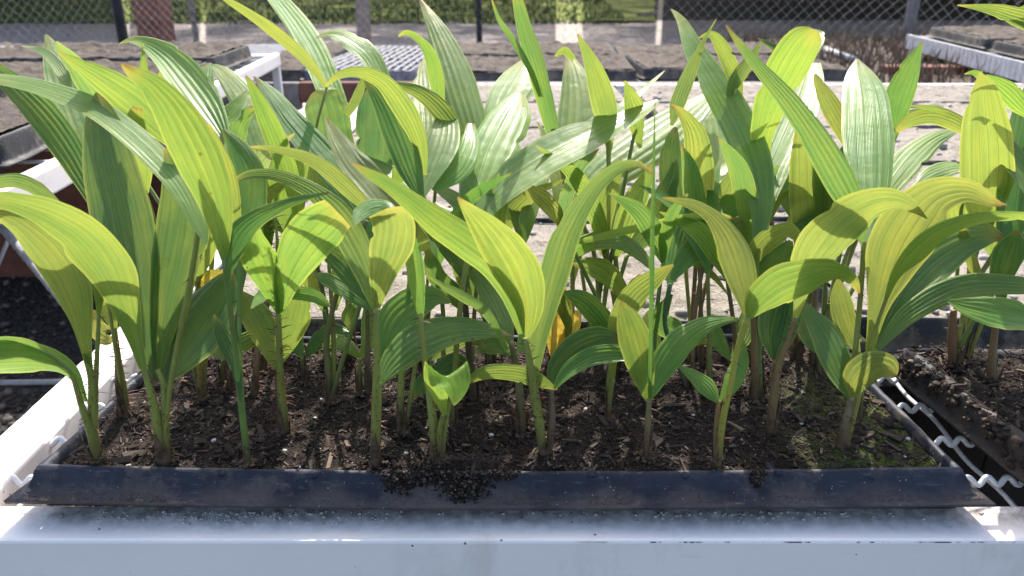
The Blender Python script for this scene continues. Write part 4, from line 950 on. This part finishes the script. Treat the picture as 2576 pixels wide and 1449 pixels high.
plant((1560,910), 'seedling with yellow upright leaves crowded behind the spear leaf',
 [("1520,640,20 1512,570,54 1525,500,60 1550,440,30 1560,400,6", .02,.04,'o'), ("1545,650,20 1572,570,62 1600,500,64 1630,440,30 1640,410,6", .02,.03,'y'),
  ("1440,612,8 1530,590,20 1640,565,22 1722,546,20 1802,540,15 1854,552,3",-.03,-.05,'y'), ("1580,640,20 1620,590,60 1660,520,70 1690,450,40 1700,400,8",.02,.05,'g'), ("1556,720,46 1520,682,60 1480,666,44 1438,662,6",-.01,-.02,'o'), ("1550,810,40 1590,770,50 1608,720,60 1612,690,10",.0,.0,'d')],
 [("1558,912,16 1552,800,14 1535,700,12 1520,635,14",.02), ("1566,910,12 1560,780,12 1548,645,14",.02), ("1545,905,12 1548,760,10 1578,640,12",.02)])
plant((1745,905), 'pair of thin brown stalks holding an old yellow leaf and a grey-green one',
 [("1760,540,40 1758,470,70 1754,400,72 1744,335,56 1716,286,26 1688,263,4", .02,.0,'Y',dict(tw=-20)), ("1840,560,50 1830,480,82 1816,400,96 1800,320,92 1790,262,42", .04,.07,'p',dict(tw=14)),
  ("1720,620,20 1705,540,60 1690,450,66 1690,370,50 1700,320,10", .03,.05,'g'), ("1690,690,10 1740,660,20 1790,690,18 1830,740,3",-.02,-.04,'o'), ("1800,560,30 1822,500,60 1850,450,50 1872,420,6",.02,.03,'y')],
 [("1738,940,11 1740,820,11 1748,700,11 1760,535,16",.02,BRN), ("1752,940,11 1762,780,11 1800,640,11 1840,555,20",.04,BRN), ("1745,935,8 1735,800,9 1720,615,12",.03)])
plant((1050,880), 'seedling with a pale spotted blade and thin yellow curl at the back of the tray',
 [("1062,420,40 1078,330,66 1078,262,80 1072,205,72 1068,172,40 1066,146,4", .05,.08,'p'), ("1110,300,20 1098,200,40 1082,135,32 1052,97,20 1022,82,14 1002,92,4", .05,.03,'y'),
  ("985,330,34 965,220,50 930,142,52 880,101,44 835,84,22 794,96,3", .04,.02,'g',dict(tw=-18)), ("1000,450,34 1012,425,44 1035,430,44 1055,440,10",.0,.0,'Y'), ("1045,640,14 1070,600,44 1100,560,50 1120,520,8",.02,.04,'g'), ("1000,520,30 1020,560,40 1050,590,40 1075,620,8",.0,.0,'y')],
 [("1050,882,10 1046,760,10 1050,600,10 1062,415,20",.05), ("1040,880,8 1020,600,8 985,325,16",.04), ("1060,880,8 1085,600,8 1110,295,10",.05), ("1048,800,8 1044,700,9 1045,635,11",.02)])
plant((720,880), 'rear seedling with a tall pale blade and narrow yellow tip reaching past the fence',
 [("862,330,50 842,262,66 812,180,72 780,112,72 742,52,62 690,-12,44 650,-50,10", .06,.09,'p',dict(tw=-10)), ("824,222,8 772,152,30 702,90,34 640,44,25 572,0,15 540,-22,5", .03,.0,'Y',dict(tw=20)),
  ("940,470,60 944,400,98 946,330,108 946,272,102 940,235,70 934,216,20", .03,.05,'b',dict(fix=-3,tw=0)),
  ("870,290,20 890,260,24 910,215,20 918,180,4",.04,.04,'y'), ("800,470,50 795,430,60 800,400,30 810,380,6",.03,.03,'y')],
 [("720,882,10 760,700,10 820,500,12 862,325,28",.06), ("728,880,8 830,600,8 900,540,10 940,465,28",.03), ("716,880,8 780,400,7 822,220,7",.03)])
plant((600,882), 'leafy seedling behind the white rail end with grey-green leaves pointing up',
 [("270,520,60 236,400,90 198,292,102 165,205,90 138,140,56 116,87,5", .03,.05,'b',dict(tw=-12)), ("160,190,30 132,150,26 98,124,16 54,116,3", .04,.02,'p'),
  ("290,330,60 262,262,70 222,205,60 180,150,40 140,110,20",.06,.08,'p'), ("370,250,30 366,210,26 362,170,18 360,110,3",.05,.04,'y'), ("385,240,40 400,210,26 412,165,3",.05,.04,'Y'),
  ("540,300,40 575,290,46 600,260,30 620,228,3",.0,.0,'p'), ("450,280,50 430,240,60 432,205,50 440,190,20",.07,.08,'d'), ("500,260,40 512,210,50 520,170,30 525,158,5",.08,.09,'b'), ("590,350,50 600,310,50 640,270,10",.02,.02,'g'), ("620,360,40 640,330,50 640,290,10",.04,.05,'p')],
 [("600,884,10 480,700,12 340,600,14 270,515,30",.03), ("606,880,8 560,600,8 540,400,10 480,290,12",.04), ("594,880,8 450,560,8 370,250,12",.05)])
plant((2005,905), 'tall bright yellow folded blade at the back beside the grey-green leaves',
 [("1915,420,40 1920,340,60 1945,255,84 1982,178,100 2016,120,100 2040,88,76 2050,75,30", .03,.05,'Y',dict(tw=-12)), ("2050,130,20 2062,100,24 2052,80,20 2036,84,4",.05,.03,'p'), ("2035,640,60 2042,540,104 2042,440,110 2034,350,80 2020,300,30", .03,.06,'o',dict(tw=10)),
  ("2130,340,40 2092,270,46 2058,205,20 2050,185,4", .05,.05,'o'), ("1705,260,40 1736,182,36 1770,104,12 1802,48,3", .06,.06,'g'), ("1850,200,36 1822,130,36 1792,88,20 1756,96,3", .06,.06,'Y'), ("1850,205,36 1882,160,34 1918,102,3", .05,.05,'g'), ("2005,160,20 1962,128,20 1908,96,3", .05,.05,'d')],
 [("2005,908,12 1990,700,12 1940,560,12 1915,415,24",.03,BRN), ("2012,905,12 2020,780,14 2035,635,28",.03), ("2000,900,8 1900,600,8 1850,400,8 1850,200,10",.055)])
plant((2060,900), 'olive seedling against the sandy trays with narrow arched leaves',
 [("2190,330,24 2240,305,44 2292,288,30 2344,268,16 2372,270,3",.08,.08,'y'), ("2246,330,36 2262,250,66 2290,178,50 2322,103,3", .08,.1,'g',dict(tw=22)),
  ("2000,560,36 2050,520,48 2100,480,44 2140,440,10",.02,.03,'o'), ("2040,560,30 2060,500,40 2075,420,50 2078,350,10",.03,.04,'y'), ("2230,480,50 2290,400,74 2352,348,44 2422,322,3", .06,.08,'p',dict(tw=20)), ("2300,470,10 2340,440,40 2400,420,40 2440,430,3",.06,.07,'p')],
 [("2060,902,14 2040,700,12 2010,620,12 2000,555,18",.02,BRN), ("2066,900,10 2120,700,10 2200,480,12 2246,325,20",.08), ("2064,900,10 2130,640,10 2230,475,20",.06)])
# --- seedlings of the tray to the right
SR = 'palm seedlings in the muddy tray beside the mossy corner'
YR = PZ(2400,900,SOIL+.012).y
plant((2400,905), 'thick brown stem in the muddy neighbouring tray with a speckled yellow upright blade',
 [("2478,560,40 2480,480,96 2478,380,102 2472,295,86 2470,225,52 2464,182,4", .03,.02,'Y',dict(tw=-10)), ("2466,190,20 2448,182,12 2426,186,3",.03,.01,'y'), ("2480,190,8 2530,226,44 2566,262,40 2600,300,10", .03,.03,'Y'), ("2620,520,40 2545,400,46 2490,320,32 2434,262,3", -.02,-.03,'e',dict(tw=-20)),
  ("2440,330,30 2395,304,42 2345,290,44 2296,300,40 2255,330,12",.06,.06,'Y'), ("2390,296,8 2340,272,12 2290,266,3",.06,.05,'y')],
 [("2400,908,26 2396,850,24 2398,780,18",0,sp(30,col=(.16,.085,.04))), ("2404,905,12 2440,700,12 2478,555,20",.03), ("2396,905,10 2420,500,9 2440,330,14",.06)], Y=YR, group=SR)
plant((2432,900), 'thin brown-green stalk between the thicker stems of the muddy tray',
 [("2530,640,30 2548,520,70 2562,400,84 2580,300,70 2590,220,20", .0,.0,'d'), ("2500,640,20 2490,580,60 2500,520,70 2520,470,20",.03,.03,'y'), ("2440,600,30 2420,560,56 2415,520,50 2420,490,10",.04,.04,'Y')],
 [("2432,902,15 2440,800,14 2452,720,12 2500,640,14",.02), ("2436,900,10 2490,760,10 2530,635,14",0)], Y=YR+.004, group=SR)
plant((2494,978), 'twin stalks at the near side of the muddy tray',
 [("2520,760,14 2528,690,54 2545,630,60 2560,580,10", .0,.01,'d'), ("2500,800,10 2440,640,30 2424,590,20 2420,560,4",.01,.02,'o')],
 [("2492,980,22 2498,880,18 2512,760,14",0,sp(30,col=(.15,.1,.05))), ("2502,975,14 2502,880,12 2500,795,10",.005)], group=SR)
plant((2576,500), 'seedling whose yellow red-streaked tip hangs in from above the muddy tray',
 [("2620,60,50 2560,42,42 2500,24,26 2450,17,12 2408,13,2", 0,-.02,'y',dict(tw=25)), ("2620,80,20 2580,60,18 2540,50,3",0.004,0,'Y'), ("2640,20,20 2590,16,14 2560,22,3",.01,.0,'y'), ("2640,700,40 2600,560,80 2600,440,80 2610,340,30",.0,.02,'d')],
 [("2700,900,16 2690,600,12 2660,300,10 2640,60,14",0)], Y=YR+.03, group=SR)

# low inner leaves of the crowd, mostly in shade
UL = ('low dark seedling half buried among the stalks %s')
und = (("beside the spiny red-haired stalk",(770,960),["760,900,10 745,860,40 735,815,46 740,770,30 750,745,5","768,900,8 800,860,44 838,835,46 872,838,20 890,852,4"]),
 ("behind the funnel-leaf stalk",(905,985),["905,900,8 872,868,40 838,860,40 812,880,5","908,900,8 928,850,44 930,800,46 918,760,5"]),
 ("behind the three thin stalks",(1085,1000),["1085,905,8 1062,862,44 1048,815,44 1052,780,5","1088,905,8 1120,870,46 1165,850,50 1205,862,20 1222,880,4"]),
 ("left of the golden dying leaves",(1300,960),["1300,900,8 1262,872,44 1222,872,40 1200,890,4","1302,890,8 1325,840,46 1335,790,46 1330,745,5"]),
 ("between the spear leaf and the teal leaf",(1660,960),["1660,905,8 1640,860,44 1632,812,46 1640,775,5","1663,905,8 1700,868,44 1745,850,46 1785,862,5"]),
 ("near the pair of brown stalks",(1840,960),["1840,905,8 1810,865,40 1790,820,40 1795,790,5","1842,900,8 1868,850,44 1880,805,44 1872,770,5"]),
 ("behind the mossy corner",(2060,935),["2060,890,8 2035,850,40 2020,810,40 2025,780,5","2062,890,8 2098,858,44 2140,845,46 2178,858,5"]),
 ("behind the corner plants",(560,960),["560,905,8 530,860,46 515,815,50 525,770,5","562,905,8 600,870,46 640,850,46 672,862,5"]))
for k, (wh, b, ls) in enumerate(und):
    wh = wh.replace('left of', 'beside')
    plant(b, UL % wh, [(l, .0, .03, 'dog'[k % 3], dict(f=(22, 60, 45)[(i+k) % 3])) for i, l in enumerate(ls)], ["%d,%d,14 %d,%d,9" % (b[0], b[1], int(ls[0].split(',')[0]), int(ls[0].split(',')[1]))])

# narrow pointed seedlings crowding the rear rows
r = random.Random(77)
where = ('white rail end','bluish low leaf','spiny red stalk','funnel leaf','rusty yellow tip','swept yellow lobes','golden dying leaves','spear leaf','teal leaf','brown stalk pair','awning leaf','mossy corner')
gi = 0
for row, (vy, kind) in enumerate(((985,'third'),(925,'fourth'),(880,'last'))):
    for k in range(12):
        if (k*3+row*2) % 5 in (1,3): continue
        bx_ = 560+k*132+r.uniform(-40,40)+row*10; by_ = vy+r.uniform(-14,14)
        top = by_-r.uniform(230,330); lean = r.uniform(-35,35); tx_, ty_ = bx_+lean, top; ls = []
        for s_ in ((-1,1) if r.random() < .75 else (-1,1,-1)):
            L = r.uniform(170,310); dx = s_*r.uniform(30,190); dr = r.uniform(-.1,.55); wm_ = r.uniform(36,62)
            ex, ey = tx_+dx, max(235, ty_-L+abs(dx)*dr)
            m1 = (tx_+dx*.12, ty_-(ty_-ey)*.34); m2_ = (tx_+dx*.45, ty_-(ty_-ey)*.74)
            f_ = r.choice((-20,-14,-6,0,52,60,64))
            ls.append(("%.0f,%.0f,10 %.0f,%.0f,%.0f %.0f,%.0f,%.0f %.0f,%.0f,3" % (tx_,ty_,m1[0],m1[1],wm_*.9,m2_[0],m2_[1],wm_*.8,ex,ey), r.uniform(0,.01), .02, r.choice('ggobpy'), dict(f=f_)))
        plant((bx_,by_), 'crowded rear seedling in the %s row of the planted tray, behind the %s' % (kind, where[k]), ls,
              [("%.0f,%.0f,%d %.0f,%.0f,12 %.0f,%.0f,10" % (bx_,by_,r.choice((14,17,20)),bx_+lean*.3,(by_+top)/2,tx_,ty_), .005, dict(col=r.choice(((.15,.16,.045),(.12,.10,.045),(.10,.17,.04))), spines=r.choice((0,30,60))))])
        gi += 1
